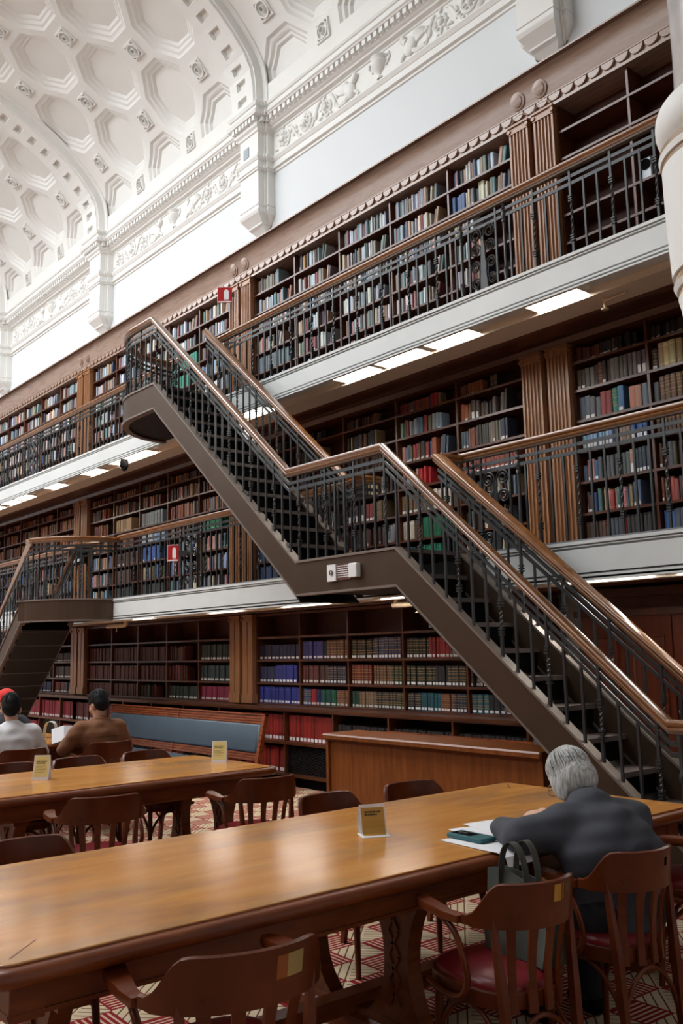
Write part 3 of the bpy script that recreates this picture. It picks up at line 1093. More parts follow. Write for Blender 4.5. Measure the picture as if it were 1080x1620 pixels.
def railing(t, top, foot, start=0.06, stepx=0.1235, phase=0, skip=()):
    """handrail, mould, two bars and balusters along a path. top / foot: matching polylines (foot may be lower)"""
    MB().sweep(RAILP, top).build('handrail', M['hand_wood'], t, 40)
    MB().sweep(MOULDP, top).build('handrail_mould', M['bead'], t)
    MB().sweep(barp(BAR1), top).build('upper_bar', M['iron'], t)
    MB().sweep(barp(BAR2), top).build('lower_bar', M['iron'], t)
    L = plen(top)
    d = start
    i = phase
    while d < L - 0.03:
        if not any(a < d < b for a, b in skip):
            p = cut(top, d, d + 1e-4)[0]
            q = cut(foot, d, d + 1e-4)[0]
            h = p.z - 0.075 - q.z
            kind = 'twisted' if i % 3 == 0 else 'plain'
            key = (kind, round(h, 2))
            if key not in MESHES:
                MESHES[key] = bal_mesh(kind, round(h, 2), round(h + 0.075 + BAR2, 2))
            # turn the bar with the rail
            a = cut(top, max(0, d - 0.02), d + 0.02)
            dv = a[-1] - a[0]
            inst(MESHES[key], 'baluster' if kind == 'plain' else 'twisted_baluster', t, (p.x, p.y, q.z), math.atan2(dv.y, dv.x))
        d += stepx
        i += 1


def scroll_panel(t, x, y, z0, h):
    """tapering standard with paired C scrolls between two upright bars"""
    s = MB()
    n = h + BAR2 + 0.075
    s.prism([(x - 0.042, z0), (x + 0.042, z0), (x + 0.028, z0 + n * 0.45), (x + 0.010, z0 + n * 0.85), (x - 0.010, z0 + n * 0.85), (x - 0.028, z0 + n * 0.45)], 'y', y - 0.006, y + 0.006)
    for sg in (-1, 1):
        s.box(x + sg * 0.155 - 0.009, x + sg * 0.155 + 0.009, y - 0.009, y + 0.009, z0, z0 + h)
        for f, u in ((0.10, 0.040), (0.34, 0.033), (0.58, 0.024), (0.80, 0.012)):
            zc = z0 + n * f + 0.06
            r = (0.146 - u) / 2
            cx = x + sg * (u + r)
            pts = [(x + sg * u, y, zc - 0.07)]
            for i in range(30):
                a = math.pi - i / 29 * 3.6 * math.pi
                q = r * (1 - 0.72 * i / 29)
                pts.append((cx + sg * q * math.cos(a), y, zc + q * math.sin(a)))
            s.tube(pts, 0.0085, 6)
    s.build('scroll_panel', M['iron'], t)
    for sg in (-1, 1):
        px = x + sg * 0.245
        MB().lathe((px, y, z0), [(0.021, 0), (0.021, 0.05), (0.024, 0.055), (0.018, 0.07), (0.024, 0.12), (0.02, 0.16), (0.023, 0.165), (0.014, 0.18), (0.0135, h * 0.76), (0.021, h * 0.765), (0.021, h * 0.79), (0.014, h * 0.80),
                                 (0.024, h * 0.84), (0.022, h * 0.88), (0.010, h * 0.90), (0.022, h * 0.925), (0.010, h * 0.955), (0.017, h * 0.975), (0.008, h * 1.0)], 12).build('post', M['iron'], t, 40)


YR = 5.80
R2, R3 = 3.225, 5.385
SEG3 = [(-9.30, -3.12, 'iron gallery railing with wooden handrail before the crammed upper bookcase', [-4.92]),
        (-24.5, -10.05, 'iron gallery railing with wooden handrail beyond the curved stair platform', [-15.0, -20.0])]
SEG2 = [(-5.26, 0.6, 'iron gallery railing with wooden handrail between stair landing and marble column', [-4.90]),
        (-11.74, -6.50, 'iron gallery railing with wooden handrail bearing the small red sign', [-9.80]),
        (-24.5, -12.70, 'iron gallery railing with wooden handrail beyond the far curved landing', [-15.0])]
for segs, zf, zr in ((SEG3, Z3, R3), (SEG2, Z2, R2)):
    for a, b, lab, scs in segs:
        # long runs: at most about a hundred bars each, so split where a run is longer
        cuts = [a]
        while b - cuts[-1] > 7.4:
            cuts.append(cuts[-1] + 7.2)
        cuts.append(b)
        for k in range(len(cuts) - 1):
            u0, u1 = cuts[k], cuts[k + 1]
            l = lab if k == len(cuts) - 2 else lab.replace('beyond the', 'further down the hall than the')
            t = thing('gallery_railing', l, 'railing', (u0, YR, zf), 'gallery railings')
            sk = [(x - 0.27 - u0, x + 0.27 - u0) for x in scs if u0 < x < u1]
            ph = 0
            start = 0.06
            if abs(u1 + 3.12) < 0.01:
                start = (-9.30 - u0) + (0.1235 * 50 - 5.8715 + 0.06) % 0.1235
            railing(t, [(u0, YR, zr), (u1, YR, zr)], [(u0, YR, zf), (u1, YR, zf)], start, skip=sk)
            for x in scs:
                if u0 < x < u1:
                    scroll_panel(t, x, YR, zf, zr - zf - 0.075)

# ---------------------------------------------------------------- the stairs
YS, YF = 4.80, 5.50
STR = [(-0.03, -0.285), (0.03, -0.285), (0.03, 0.0), (-0.03, 0.0)]
BEADT = [(-0.042, -0.012), (0.042, -0.012), (0.042, 0.008), (-0.042, 0.008)]
BEADB = [(-0.040, -0.297), (0.040, -0.297), (0.040, -0.278), (-0.040, -0.278)]


def stringer(t, path, closed_end=None):
    o = MB().sweep(STR, path).build('stringer', M['bronze'], t)
    MB().sweep(BEADT, path).build('top_bead', M['bead'], o)
    MB().sweep(BEADB, path).build('bottom_bead', M['bead'], o)


def steps(t, x0, z0, dx, dz, n):
    """n treads: first nosing at x0, top at z0"""
    for k in range(n):
        x, z = x0 + dx * k, z0 + dz * k
        s = 1 if dx > 0 else -1
        xa, xb = x, x + s * (abs(dx) + 0.03)
        MB().box(min(xa, xb), max(xa, xb), YS + 0.012, YF - 0.012, z - 0.032, z).build('tread', M['tread'], t)
        xr = x + s * 0.025
        MB().box(min(xr, xr + s * 0.02), max(xr, xr + s * 0.02), YS + 0.014, YF - 0.014, z - dz, z - 0.032).build('riser', M['black'], t)


def soffit(t, pts):
    """sloped underside between the stringers; pts are (x, z)"""
    b = MB()
    b.rings([[(x, YS + 0.01, z - 0.35), (x, YF - 0.01, z - 0.35), (x, YF - 0.01, z - 0.335), (x, YS + 0.01, z - 0.335)] for x, z in pts], True, True)
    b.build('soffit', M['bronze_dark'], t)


st = thing('staircase', 'bronze-brown open staircase with a landing, rising from the desk to the upper gallery', 'staircase', (-4.0, YS, 0), 'gallery staircases')
XA, XB, XC, XD = -5.04, -6.30, -8.88, -9.40
arcp = [Vector((XD, 5.70, Z3 - .008)) + Vector((0.90 * math.cos(a), 0.90 * math.sin(a), 0)) for a in [R(270 - 90 * i / 16) for i in range(17)]]
near = [(-2.64, YS, 0.29), (XA, YS, Z2), (XB, YS, Z2), (XC, YS, Z3 - .008)] + [tuple(p) for p in arcp]
stringer(st, near)
stringer(st, [(-2.64, YF, 0.29), (XA, YF, Z2)])
stringer(st, [(XB, YF, Z2), (XC, YF, Z3 - .008)])
steps(st, -2.69, 0.194, -0.2265, 0.194, 11)
steps(st, -6.45, Z2 + 0.186, -0.2155, 0.1861, 11)
soffit(st, [(-2.60, 0.29), (XA, Z2)])
soffit(st, [(XB, Z2), (XC, Z3)])
b = MB().box(XB - 0.22, XA + 0.02, YS + 0.03, YG + 0.1, Z2 - 0.03, Z2)
b.build('landing', M['tread'], st)
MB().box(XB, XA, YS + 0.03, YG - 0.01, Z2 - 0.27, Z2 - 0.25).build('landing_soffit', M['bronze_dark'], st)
pl = [(XC + 0.02, YS + 0.03), (XC + 0.02, YG), (XD - 0.87, YG)] + [(XD + 0.87 * math.cos(R(180 + 90 * i / 14)), 5.70 + 0.87 * math.sin(R(180 + 90 * i / 14))) for i in range(15)]
MB().prism(pl, 'z', Z3 - 0.04, Z3 - 0.01).build('platform', M['tread'], st)
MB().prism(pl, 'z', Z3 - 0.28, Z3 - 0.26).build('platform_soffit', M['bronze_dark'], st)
b = MB()
b.box(-2.72, -2.45, YS - 0.04, YS + 0.04, 0, 0.32)
b.box(-2.72, -2.45, YF - 0.04, YF + 0.04, 0, 0.32)
b.build('foot_block', M['bronze'], st)

nr = thing('stair_railing', 'room-side iron stair railing with wooden handrail, up both flights and round the platform', 'railing', (-2.9, YS, 0), 'stair railings')
H = 0.86
topn = [(-2.62, YS, 1.14), (-2.87, YS, 1.14), (-5.19, YS, 3.175), (-6.43, YS, 3.175), (-8.96, YS, 5.365)] + [(p.x, p.y, 5.365) for p in arcp[0:]] + [(-10.3, 5.80, 5.365)]
footn = [(-2.62, YS, 0.02), (-2.87, YS, 0.48)] + [(XA, YS, Z2), (XB, YS, Z2), (XC, YS, Z3)] + [(p.x, p.y, Z3) for p in arcp] + [(-10.3, 5.80, Z3)]
railing(nr, topn, footn, 0.33)
MB().lathe((-2.80, YS, 0.0), [(0.045, 0), (0.045, 0.30), (0.05, 0.305), (0.05, 0.33), (0.03, 0.35), (0.024, 0.40), (0.024, 0.80), (0.032, 0.81), (0.032, 0.84), (0.024, 0.86), (0.024, 1.0), (0.034, 1.02), (0.034, 1.06)], 10).build('newel', M['iron'], nr, 40)
MB().lathe((-2.70, YS, 0.0), [(0.04, 0), (0.04, 0.30), (0.02, 0.33), (0.02, 0.9), (0.035, 0.92), (0.035, 0.96), (0.02, 1.0), (0.02, 1.06)], 10).build('newel', M['iron'], nr, 40)
fr1 = thing('stair_railing', 'wall-side iron railing with wooden handrail on the lower stair flight', 'railing', (-2.9, YF, 0), 'stair railings')
railing(fr1, [(-2.62, YF, 1.14), (-2.87, YF, 1.14), (-5.26, YF, 3.19), (-5.27, YR, 3.215)], [(-2.62, YF, 0.02), (-2.87, YF, 0.48), (XA, YF, Z2), (-5.25, YF, Z2), (-5.27, YR, Z2)], 0.33)
fr2 = thing('stair_railing', 'wall-side iron railing with wooden handrail on the upper stair flight', 'railing', (XB, YF, Z2), 'stair railings')
railing(fr2, [(-6.35, YR, 3.20), (-6.36, YF, 3.19), (-6.43, YF, 3.175), (-8.96, YF, 5.365), (-9.28, YR, 5.38)], [(-6.28, YR, Z2), (-6.29, YF, Z2), (XB, YF, Z2), (XC, YF, Z3), (-9.2, YR, Z3)], 0.40)

# the other stair, further down the hall, coming up to a curved landing
s2 = thing('staircase', 'bronze-brown staircase with a curved landing behind the seated readers', 'staircase', (-13.5, YS, 0), 'gallery staircases')
arc2 = [Vector((-12.62 + 0.90 * math.cos(R(270 + 90 * i / 16)), 5.70 + 0.90 * math.sin(R(270 + 90 * i / 16)), Z2)) for i in range(17)]
near2 = [(-15.02, YS, 0.29), (-12.62, YS, Z2)] + [tuple(p) for p in arc2]
stringer(s2, near2)
stringer(s2, [(-15.02, YF, 0.29), (-12.62, YF, Z2)])
steps(s2, -14.97, 0.194, 0.2265, 0.194, 11)
soffit(s2, [(-15.06, 0.24), (-12.66, Z2 - 0.05)])
pl = [(-12.64, YS + 0.03), (-12.64, YG), (-11.75, YG)] + [(-12.62 + 0.87 * math.cos(R(360 - 90 * i / 14)), 5.70 + 0.87 * math.sin(R(360 - 90 * i / 14))) for i in range(15)]
MB().prism(pl, 'z', Z2 - 0.04, Z2 - 0.005).build('landing', M['tread'], s2)
MB().prism(pl, 'z', Z2 - 0.28, Z2 - 0.26).build('landing_soffit', M['bronze_dark'], s2)
n2 = thing('stair_railing', 'iron railing with wooden handrail curving round the landing behind the readers', 'railing', (-12.6, YS, 0), 'stair railings')
railing(n2, [(-14.9, YS, 1.03), (-12.46, YS, 3.175)] + [(p.x, p.y, 3.195) for p in arc2[1:]] + [(-11.72, 5.80, 3.21)], [(-14.9, YS, 0.35), (-12.62, YS, Z2), (-12.46, YS, Z2)] + [(p.x, p.y, Z2) for p in arc2[1:]] + [(-11.72, 5.80, Z2)], 0.06)
f2 = thing('stair_railing', 'wall-side iron railing on the stair flight behind the readers', 'railing', (-12.6, YF, 0), 'stair railings')
railing(f2, [(-14.9, YF, 1.03), (-12.46, YF, 3.175), (-12.40, YR, 3.21)], [(-14.9, YF, 0.35), (-12.62, YF, Z2), (-12.46, YF, Z2), (-12.40, YR, Z2)], 0.06)

# ---------------------------------------------------------------- column on its rounded base at the end of the upper gallery
cl = thing('column', 'grey marble column on a rounded cream base at the end of the upper gallery', 'column', (-2.48, 5.48, 3.2))
MB().lathe((-2.48, 5.48, 0), [(0.385, 5.05), (0.372, 5.15), (0.366, 5.4), (0.375, 6.4), (0.372, 8.5), (0.36, 11.5)], 48).build('shaft', M['grey_marble'], cl, 40)
tor = [(0.40 + 0.11 * math.cos(R(a)), 4.885 + 0.155 * math.sin(R(a))) for a in range(-78, 91, 12)]
MB().lathe((-2.48, 5.48, 0), [(0.12, 3.1), (0.26, 3.2), (0.36, 3.34), (0.415, 3.5), (0.43, 3.66), (0.445, 3.73), (0.42, 3.74), (0.42, 3.77), (0.452, 3.775), (0.47, 3.81), (0.44, 3.83), (0.44, 3.865), (0.472, 3.87), (0.476, 3.96), (0.486, 4.3), (0.487, 4.59), (0.465, 4.595), (0.465, 4.625), (0.495, 4.63), (0.503, 4.67), (0.478, 4.675), (0.478, 4.71)] + tor + [(0.40, 5.055)], 56).build('base', M['cream_plaster'], cl, 30)
for r_, z_ in ((0.489, 4.69), (0.478, 4.61), (0.452, 3.847), (0.432, 3.755)):
    MB().lathe((-2.48, 5.48, 0), [(r_ - 0.02, z_ - 0.024), (r_ + 0.004, z_ - 0.022), (r_ + 0.004, z_ + 0.022), (r_ - 0.02, z_ + 0.024)], 56, False).build('ring', M['ring_brown'], cl, 30)

# ---------------------------------------------------------------- small fittings
t = thing('switch_panel', 'white switch plate with brown text notice and white box on the landing stringer', 'panel', (-5.65, 4.76, 2.19))
MB().box(-5.845, -5.735, 4.745, 4.77, 2.125, 2.262).build('switch_plate', M['white_enamel'], t)
b = MB()
b.rings([[(-5.79 + r * math.cos(2 * math.pi * k / 20), y, 2.195 + r * math.sin(2 * math.pi * k / 20)) for k in range(20)] for r, y in ((0.022, 4.746), (0.022, 4.738), (0.016, 4.738), (0.016, 4.742))], False, False)
b.ell((-5.79, 4.742, 2.195), (0.009, 0.005, 0.009), None, 10, 6)
b.build('key_switch', M['steel'], t)
nb = MB().box(-5.733, -5.562, 4.757, 4.77, 2.128, 2.262).build('notice', plain('brown_notice', rgb(92, 52, 38), 0.5), t)
b = MB()
r1 = random.Random(5)
for i in range(6):
    x = -5.725
    zt = 2.246 - i * 0.0175
    xe = -5.58 - r1.uniform(0, 0.02)
    while x < xe:
        w = r1.uniform(0.01, 0.026)
        b.box(x, min(x + w, xe), 4.7555, 4.757, zt - 0.0075, zt)
        x += w + 0.005
b.build('lettering', M['white_enamel'], nb)
MB().bbox(-5.553, -5.448, 4.72, 4.77, 2.14, 2.25, 0.006).build('junction_box', M['white_enamel'], t)


def fire_sign(x, y, z, w, h, rz, lab, post):
    t = thing('fire_sign', lab, 'sign', (x, y, z), 'fire extinguisher signs')
    t.rotation_euler = (0, 0, rz)
    b = MB().box(-w / 2, w / 2, -0.004, 0.004, 0, h)
    b.v = [(a + x, c + y, d + z) for a, c, d in b.v]
    p = b.build('plate', M['red'], t)
    b = MB()
    cx = w * 0.1
    for yy, s in ((-0.0052, 1),):
        b.rings([[(cx + q[0] * w, yy + e, q[1] * h) for q in ((-0.17, 0.22), (0.17, 0.22), (0.17, 0.74), (0.11, 0.82), (0.05, 0.86), (-0.05, 0.86), (-0.11, 0.82), (-0.17, 0.74))] for e in (0, 0.0012)], True, True)
        b.box(cx - 0.15 * w, cx + 0.15 * w, yy, yy + 0.0012, 0.15 * h, 0.18 * h)
        b.box(-0.46 * w, 0.46 * w, yy, yy + 0.0012, 0.025 * h, 0.10 * h)
    b.v = [(a + x, c + y, d + z) for a, c, d in b.v]
    b.build('symbol', M['white_enamel'], t)
    b = MB().box(-w / 2 - 0.006, -w / 2, -0.006, 0.006, -0.004, h + 0.004).box(-w / 2, w / 2, -0.006, 0.006, h, h + 0.005)
    b.v = [(a + x, c + y, d + z) for a, c, d in b.v]
    b.build('edge_trim', M['white_enamel'], t)
    b = MB().box(w / 2 - 0.004, w / 2 + post, -0.004, 0.004, h * 0.35, h * 0.65)
    b.v = [(a + x, c + y, d + z) for a, c, d in b.v]
    b.build('bracket', M['iron'], t)


fire_sign(-10.33, 6.64, 6.40, 0.20, 0.225, R(50), 'red fire extinguisher sign fixed high on the upper gallery pilaster', 0.03)
fire_sign(-9.99, 5.66, 2.70, 0.145, 0.20, R(38), 'small red fire extinguisher sign hung on the lower gallery railing', 0.11)
t = thing('speaker', 'small silver speaker standing on a bare upper gallery shelf', 'speaker', (-3.97, 6.95, 5.565))
MB().bbox(-4.03, -3.91, 6.90, 7.02, 5.566, 5.79, 0.01).build('case', plain('silver_case', rgb(150, 156, 160), 0.4, 0.4), t)
b = MB()
for r, y in ((0.048, 6.899), (0.048, 6.893), (0.038, 6.893), (0.03, 6.905)):
    pass
b.rings([[(-3.97 + r * math.cos(2 * math.pi * k / 22), y, 5.725 + r * math.sin(2 * math.pi * k / 22)) for k in range(22)] for r, y in ((0.05, 6.90), (0.05, 6.892), (0.042, 6.89), (0.02, 6.898), (0.015, 6.893))], False, True)
b.build('cone', M['black'], t, 30)
t = thing('book_lectern_sign', 'black hooded cover with white print hung over the far landing railing', 'cover', (-12.8, 5.75, 2.8))
MB().bbox(-13.25, -12.72, 5.70, 5.78, 2.92, 3.16, 0.02).build('cover', M['black'], t)
b = MB()
for q in range(5):
    b.box(-13.1 + q * 0.07, -13.06 + q * 0.07, 5.695, 5.70, 2.95 + 0.0 * q, 2.99)
b.box(-13.0, -12.96, 5.695, 5.70, 3.03, 3.10)
b.build('print', M['white_enamel'], t)
t.name = 'rail_cover'

# ---------------------------------------------------------------- tables
def make_table(x0, x1, y0, y1, lab):
    """x0 far edge, x1 near edge (long sides run along y)"""
    zt = 0.76
    t = thing('reading_table', lab, 'table', ((x0 + x1) / 2, (y0 + y1) / 2, 0), 'long reading tables')
    # top with rounded corners and a bull-nosed edge
    def outline(e, n=6, r=0.09):
        out = []
        for cx, cy, a in ((x1 - r, y0 + r, 270), (x1 - r, y1 - r, 0), (x0 + r, y1 - r, 90), (x0 + r, y0 + r, 180)):
            for k in range(n + 1):
                q = R(a + 90 * k / n)
                out.append((cx + (r + e) * math.cos(q), cy + (r + e) * math.sin(q)))
        return out
    b = MB()
    b.rings([[(x, y, z) for x, y in outline(e)] for e, z in ((-0.035, 0.700), (-0.012, 0.704), (0.0, 0.714), (0.004, 0.727), (0.0, 0.740), (-0.012, 0.750), (-0.035, 0.753), (-0.039, 0.7515), (-0.044, 0.756))], True, False)
    b.build('edge_moulding', M['dark_wood'], t, 50)
    b = MB()
    o = outline(-0.043)
    b.rings([[(x, y, z) for x, y in outline(e)] for e, z in ((-0.0425, 0.74), (-0.0435, 0.758), (-0.047, zt))], True, True)
    b.build('table_top', M['table_top'], t, 20)
    # mitred corner inlay lines
    b = MB()
    for sx, x in ((1, x0), (-1, x1)):
        for sy, y in ((1, y0), (-1, y1)):
            b.obox((x + sx * 0.15, y + sy * 0.15, zt - 0.0005), Vector((sx, sy, 0)).normalized(), Vector((-sy, sx, 0)).normalized(), (0, 0, 1), 0.085, 0.0022, 0.0007)
    b.build('inlay', M['dark_wood'], t)
    b = MB()
    i = 0.10
    for a, c, d, e in ((x0 + i, x1 - i, y0 + i, y0 + i + 0.03), (x0 + i, x1 - i, y1 - i - 0.03, y1 - i), (x0 + i, x0 + i + 0.03, y0 + i, y1 - i), (x1 - i - 0.03, x1 - i, y0 + i, y1 - i)):
        b.box(a, c, d, e, 0.60, 0.702)
        b.box(a - .008 if c - a < .1 else a, c + .008 if c - a < .1 else c, d - .008 if e - d < .1 else d, e + .008 if e - d < .1 else e, 0.60, 0.612)
    for ax_ in (x0 + i - .006, x1 - i - .094):
        for ay_ in (y0 + i - .006, y1 - i - .094):
            b.box(ax_, ax_ + 0.10, ay_, ay_ + 0.10, 0.59, 0.703)
    b.build('apron', M['dark_wood'], t)
    xm = (x0 + x1) / 2
    L = y1 - y0
    for yc in (y0 + 0.30, y0 + L * 0.5, y1 - 0.30):
        g = MB()
        # foot beam across and cap beam
        g.bbox(x0 + 0.16, x1 - 0.16, yc - 0.06, yc + 0.06, 0.0, 0.085, 0.015)
        g.box(x0 + 0.2, x1 - 0.2, yc - 0.045, yc + 0.045, 0.085, 0.11)
        g.box(x0 + 0.14, x1 - 0.14, yc - 0.05, yc + 0.05, 0.57, 0.64)
        ped = g.build('pedestal', M['dark_wood'], t)
        for sg in (-1, 1):
            c = xm + sg * 0.255
            out, inn = [], []
            for k in range(13):
                f = k / 12
                z = 0.11 + f * 0.46
                flare = (2 * f - 1) ** 2
                out.append((c + sg * (0.105 + 0.07 * flare), z))
                inn.append((c - sg * (0.03 + 0.11 * flare ** 1.3), z))
            b = MB()
            poly = out + inn[::-1]
            n = len(out)
            b.rings([[(p[0], yc + e, p[1]) for p in (out[k], inn[k])] + [(p[0], yc - e, p[1]) for p in (inn[k], out[k])] for k, e in [(k, 0.036) for k in range(n)]], True, True)
            # raised diamond tracery on both faces
            for yy in (-0.036, 0.036):
                for k in range(4):
                    z0 = 0.17 + k * 0.095
                    for sx in (-1, 1):
                        b.obox((c + sg * 0.03 + sx * 0.0, yc + yy, z0 + 0.045), Vector((sx * 0.55, 0, 0.83)), (0, 1, 0), Vector((-0.83, 0, sx * 0.55)), 0.052, 0.008, 0.0065)
            b.build('leg', M['dark_wood'], t)
    b = MB().bbox(xm - 0.05, xm + 0.05, y0 + 0.3, y1 - 0.3, 0.085, 0.15, 0.012)
    b.build('stretcher', M['dark_wood'], t)
    return t


make_table(-3.775, -2.492, 0.885, 4.43, 'long polished reading table with one bent card, papers and a phone on it')
make_table(-6.60, -5.435, 0.35, 3.96, 'long polished reading table with two folded cards, second from the camera')
make_table(-9.70, -8.47, 0.40, 4.02, 'long polished reading table with an arched card, where the readers sit')


# ---------------------------------------------------------------- bentwood armchair (faces +x)
def chair_proto():
    t = thing('armchair', 'x', 'chair', (0, 0, 0), 'bentwood reading room armchairs')
    ZS = 0.445
    SX = 0.035

    def seat_out(r, n=32):
        out = []
        for k in range(n):
            a = 2 * math.pi * k / n
            q = 3.0
            rr = r / (abs(math.cos(a)) ** q + abs(math.sin(a)) ** q) ** (1 / q)
            out.append((rr * math.cos(a) * 1.0, rr * math.sin(a) * (1.0 + 0.06 * math.cos(a))))
        return out
    o = seat_out(0.225)
    MB().rings([[(x * s + SX, y * s, z) for x, y in o] for s, z in ((0.86, ZS - 0.055), (0.985, ZS - 0.055), (1.0, ZS - 0.05), (1.0, ZS - 0.005), (0.98, ZS), (0.90, ZS))], True, True).build('seat_frame', M['chair_wood'], t, 40)
    MB().rings([[(x * s + SX, y * s, z) for x, y in o] for s, z in ((0.94, ZS - 0.01), (0.94, ZS + 0.008), (0.90, ZS + 0.02), (0.78, ZS + 0.031), (0.5, ZS + 0.038), (0.2, ZS + 0.04))], False, True).build('seat', M['leather_red'], t, 60)
    # front legs, rear legs rising to the back
    for sy in (-1, 1):
        MB().tube([(0.19, sy * 0.165, ZS - 0.02), (0.2, sy * 0.172, 0.2), (0.212, sy * 0.18, 0.0)], [0.019, 0.017, 0.014], 10).build('leg', M['chair_wood'], t, 60)
        b = MB()
        pts = [(-0.245, sy * 0.165, 0.0), (-0.215, sy * 0.17, 0.22), (-0.20, sy * 0.175, 0.43), (-0.186, sy * 0.182, 0.56), (-0.176, sy * 0.192, 0.70)]
        rs = []
        for i, p in enumerate(pts):
            w = (0.014, 0.016, 0.017, 0.014, 0.010)[i]
            rs.append([(p[0] + dx * w, p[1] + dy * w * 0.9, p[2]) for dx, dy in ((-1, -1), (1, -1), (1, 1), (-1, 1))])
        b.rings(rs, True, True)
        b.build('leg', M['chair_wood'], t)
    # curved back rail with sloping shoulders
    N = 28
    b = MB()
    rs = []
    for i in range(N + 1):
        u = -1 + 2 * i / N
        a = math.pi + u * 1.22
        rx, ry = 0.235, 0.275
        cx, cy = -0.005 + rx * math.cos(a), ry * math.sin(a)
        au = abs(u)
        sh = 1 if au < 0.52 else (0.5 + 0.5 * math.cos(math.pi * (au - 0.52) / 0.42) if au < 0.94 else 0.0)
        zt = 0.692 + 0.108 * sh
        zb = 0.658 if au > 0.9 else 0.652
        nx, ny = math.cos(a), math.sin(a)
        lean = 0.018 * sh
        th = 0.011
        rs.append([(cx - nx * th, cy - ny * th, zb), (cx + nx * th, cy + ny * th, zb), (cx + nx * (th + lean), cy + ny * (th + lean), zt - 0.004), (cx + nx * lean, cy + ny * lean, zt), (cx - nx * (th - lean), cy - ny * (th - lean), zt - 0.004)])
    b.rings(rs, True, True)
    b.build('backrest', M['chair_wood'], t, 40)
    # arms: broad, flat, widening to a rounded end
    for sy in (-1, 1):
        pts = []
        for i in range(9):
            f = i / 8
            a = math.pi + sy * (-1.22) * (1 - 0.0)
            x = -0.075 + f * 0.285
            y = sy * (0.262 + 0.012 * math.sin(f * math.pi) - 0.02 * f)
            w = 0.018 + 0.018 * min(1, f * 1.7)
            pts.append((x, y, w))
        pts[-1] = (pts[-1][0] - 0.004, pts[-1][1], 0.024)
        pts.append((pts[-1][0] + 0.012, pts[-1][1], 0.010))
        rs = []
        for x, y, w in pts:
            z = 0.684 if x > 0 else 0.684 - 0.004
            rs.append([(x, y - w, z - 0.024), (x, y + w, z - 0.024), (x, y + w * 1.05, z - 0.012), (x, y + w * 0.9, z), (x, y - w * 0.9, z), (x, y - w * 1.05, z - 0.012)])
        MB().rings(rs, True, True).build('armrest', M['chair_wood'], t, 50)
        # bentwood loop from arm down to the seat frame
        loop = []
        for q in ((0.12, 0.655), (0.04, 0.645), (-0.03, 0.61), (-0.075, 0.54), (-0.075, 0.47), (-0.04, 0.415), (0.03, 0.395), (0.12, 0.40), (0.17, 0.41)):
            loop.append((q[0], sy * (0.252 if q[1] > 0.5 else 0.238), q[1]))
        sm = []
        for i in range(len(loop) - 1):
            p0, p1, p2, p3 = [Vector(loop[max(0, min(len(loop) - 1, i + d))]) for d in (-1, 0, 1, 2)]
            for k in range(4):
                u = k / 4
                sm.append(0.5 * (2 * p1 + (p2 - p0) * u + (2 * p0 - 5 * p1 + 4 * p2 - p3) * u * u + (3 * p1 - p0 - 3 * p2 + p3) * u ** 3))
        sm.append(Vector(loop[-1]))
        MB().tube(sm, 0.0125, 8).build('arm_support', M['chair_wood'], t, 60)
    # back slats
    for u in (-0.42, -0.14, 0.14, 0.42):
        a = math.pi + u * 1.22
        x1, y1 = -0.005 + 0.235 * math.cos(a), 0.275 * math.sin(a)
        x0_, y0_ = 0.21 * math.cos(a), 0.235 * math.sin(a)
        tn = Vector((-math.sin(a), math.cos(a), 0))
        nn = Vector((math.cos(a), math.sin(a), 0))
        rs = []
        for f in (0, 0.25, 0.5, 0.75, 1):
            p = Vector((x0_ + (x1 - x0_) * f, y0_ + (y1 - y0_) * f, 0.385 + f * 0.285)) - nn * (0.014 * math.sin(f * math.pi))
            w = 0.020 - 0.004 * math.sin(f * math.pi)
            rs.append([p - tn * w - nn * 0.006, p + tn * w - nn * 0.006, p + tn * w + nn * 0.006, p - tn * w + nn * 0.006])
        MB().rings(rs, True, True).build('slat', M['chair_wood'], t)
    # arched braces between the legs
    for (ax, ay), (bx, by) in (((0.197, -0.17), (0.197, 0.17)), ((0.197, -0.17), (-0.21, -0.17)), ((0.197, 0.17), (-0.21, 0.17)), ((-0.21, -0.17), (-0.21, 0.17))):
        pts = []
        for k in range(13):
            f = k / 12
            z = 0.19 + 0.185 * math.sin(math.pi * f) ** 0.6 if 0 < f < 1 else 0.19
            pts.append((ax + (bx - ax) * f, ay + (by - ay) * f, z))
        MB().tube(pts, 0.010, 8).build('brace', M['chair_wood'], t, 60)
    return t


proto = chair_proto()
CH = [  # x, y, rotation in degrees, label
    (-2.33, 1.48, 170, 'bentwood armchair with a pale inlaid plate in its back, at the table with papers'),
    (-2.25, 2.58, 167, 'bentwood armchair with the canvas tote bag on its red seat'),
    (-2.26, 3.23, 166, 'bentwood armchair in which the grey-haired reader sits'),
    (-2.40, 4.24, 204, 'bentwood armchair at the table end just past the grey-haired reader'),
    (-3.77, 1.53, 0, 'bentwood armchair across the table from the chair with the inlaid plate'),
    (-3.78, 3.20, 3, 'bentwood armchair across the table by the bent card, showing only its back'),
    (-3.76, 3.79, -4, 'bentwood armchair across the table, before the wooden desk'),
    (-5.06, 2.39, 166, 'bentwood armchair at the near side of the second table, by its first card'),
    (-5.0, 3.43, 170, 'bentwood armchair at the corner of the second table, turned to its end'),
    (-6.62, 2.52, 0, 'bentwood armchair behind the second table, next to the seated reader in white'),
    (-6.62, 3.05, 0, 'bentwood armchair behind the second table, right behind the brown-shirted reader'),
    (-6.62, 3.62, 0, 'bentwood armchair behind the second table, in front of the blue bench'),
    (-8.02, 3.82, 176, 'bentwood armchair in which the brown-shirted reader sits'),
    (-8.02, 3.02, 180, 'bentwood armchair in which the reader in white sits'),
    (-10.1, 3.62, 0, 'bentwood armchair in which the reader with a red cap sits'),
]
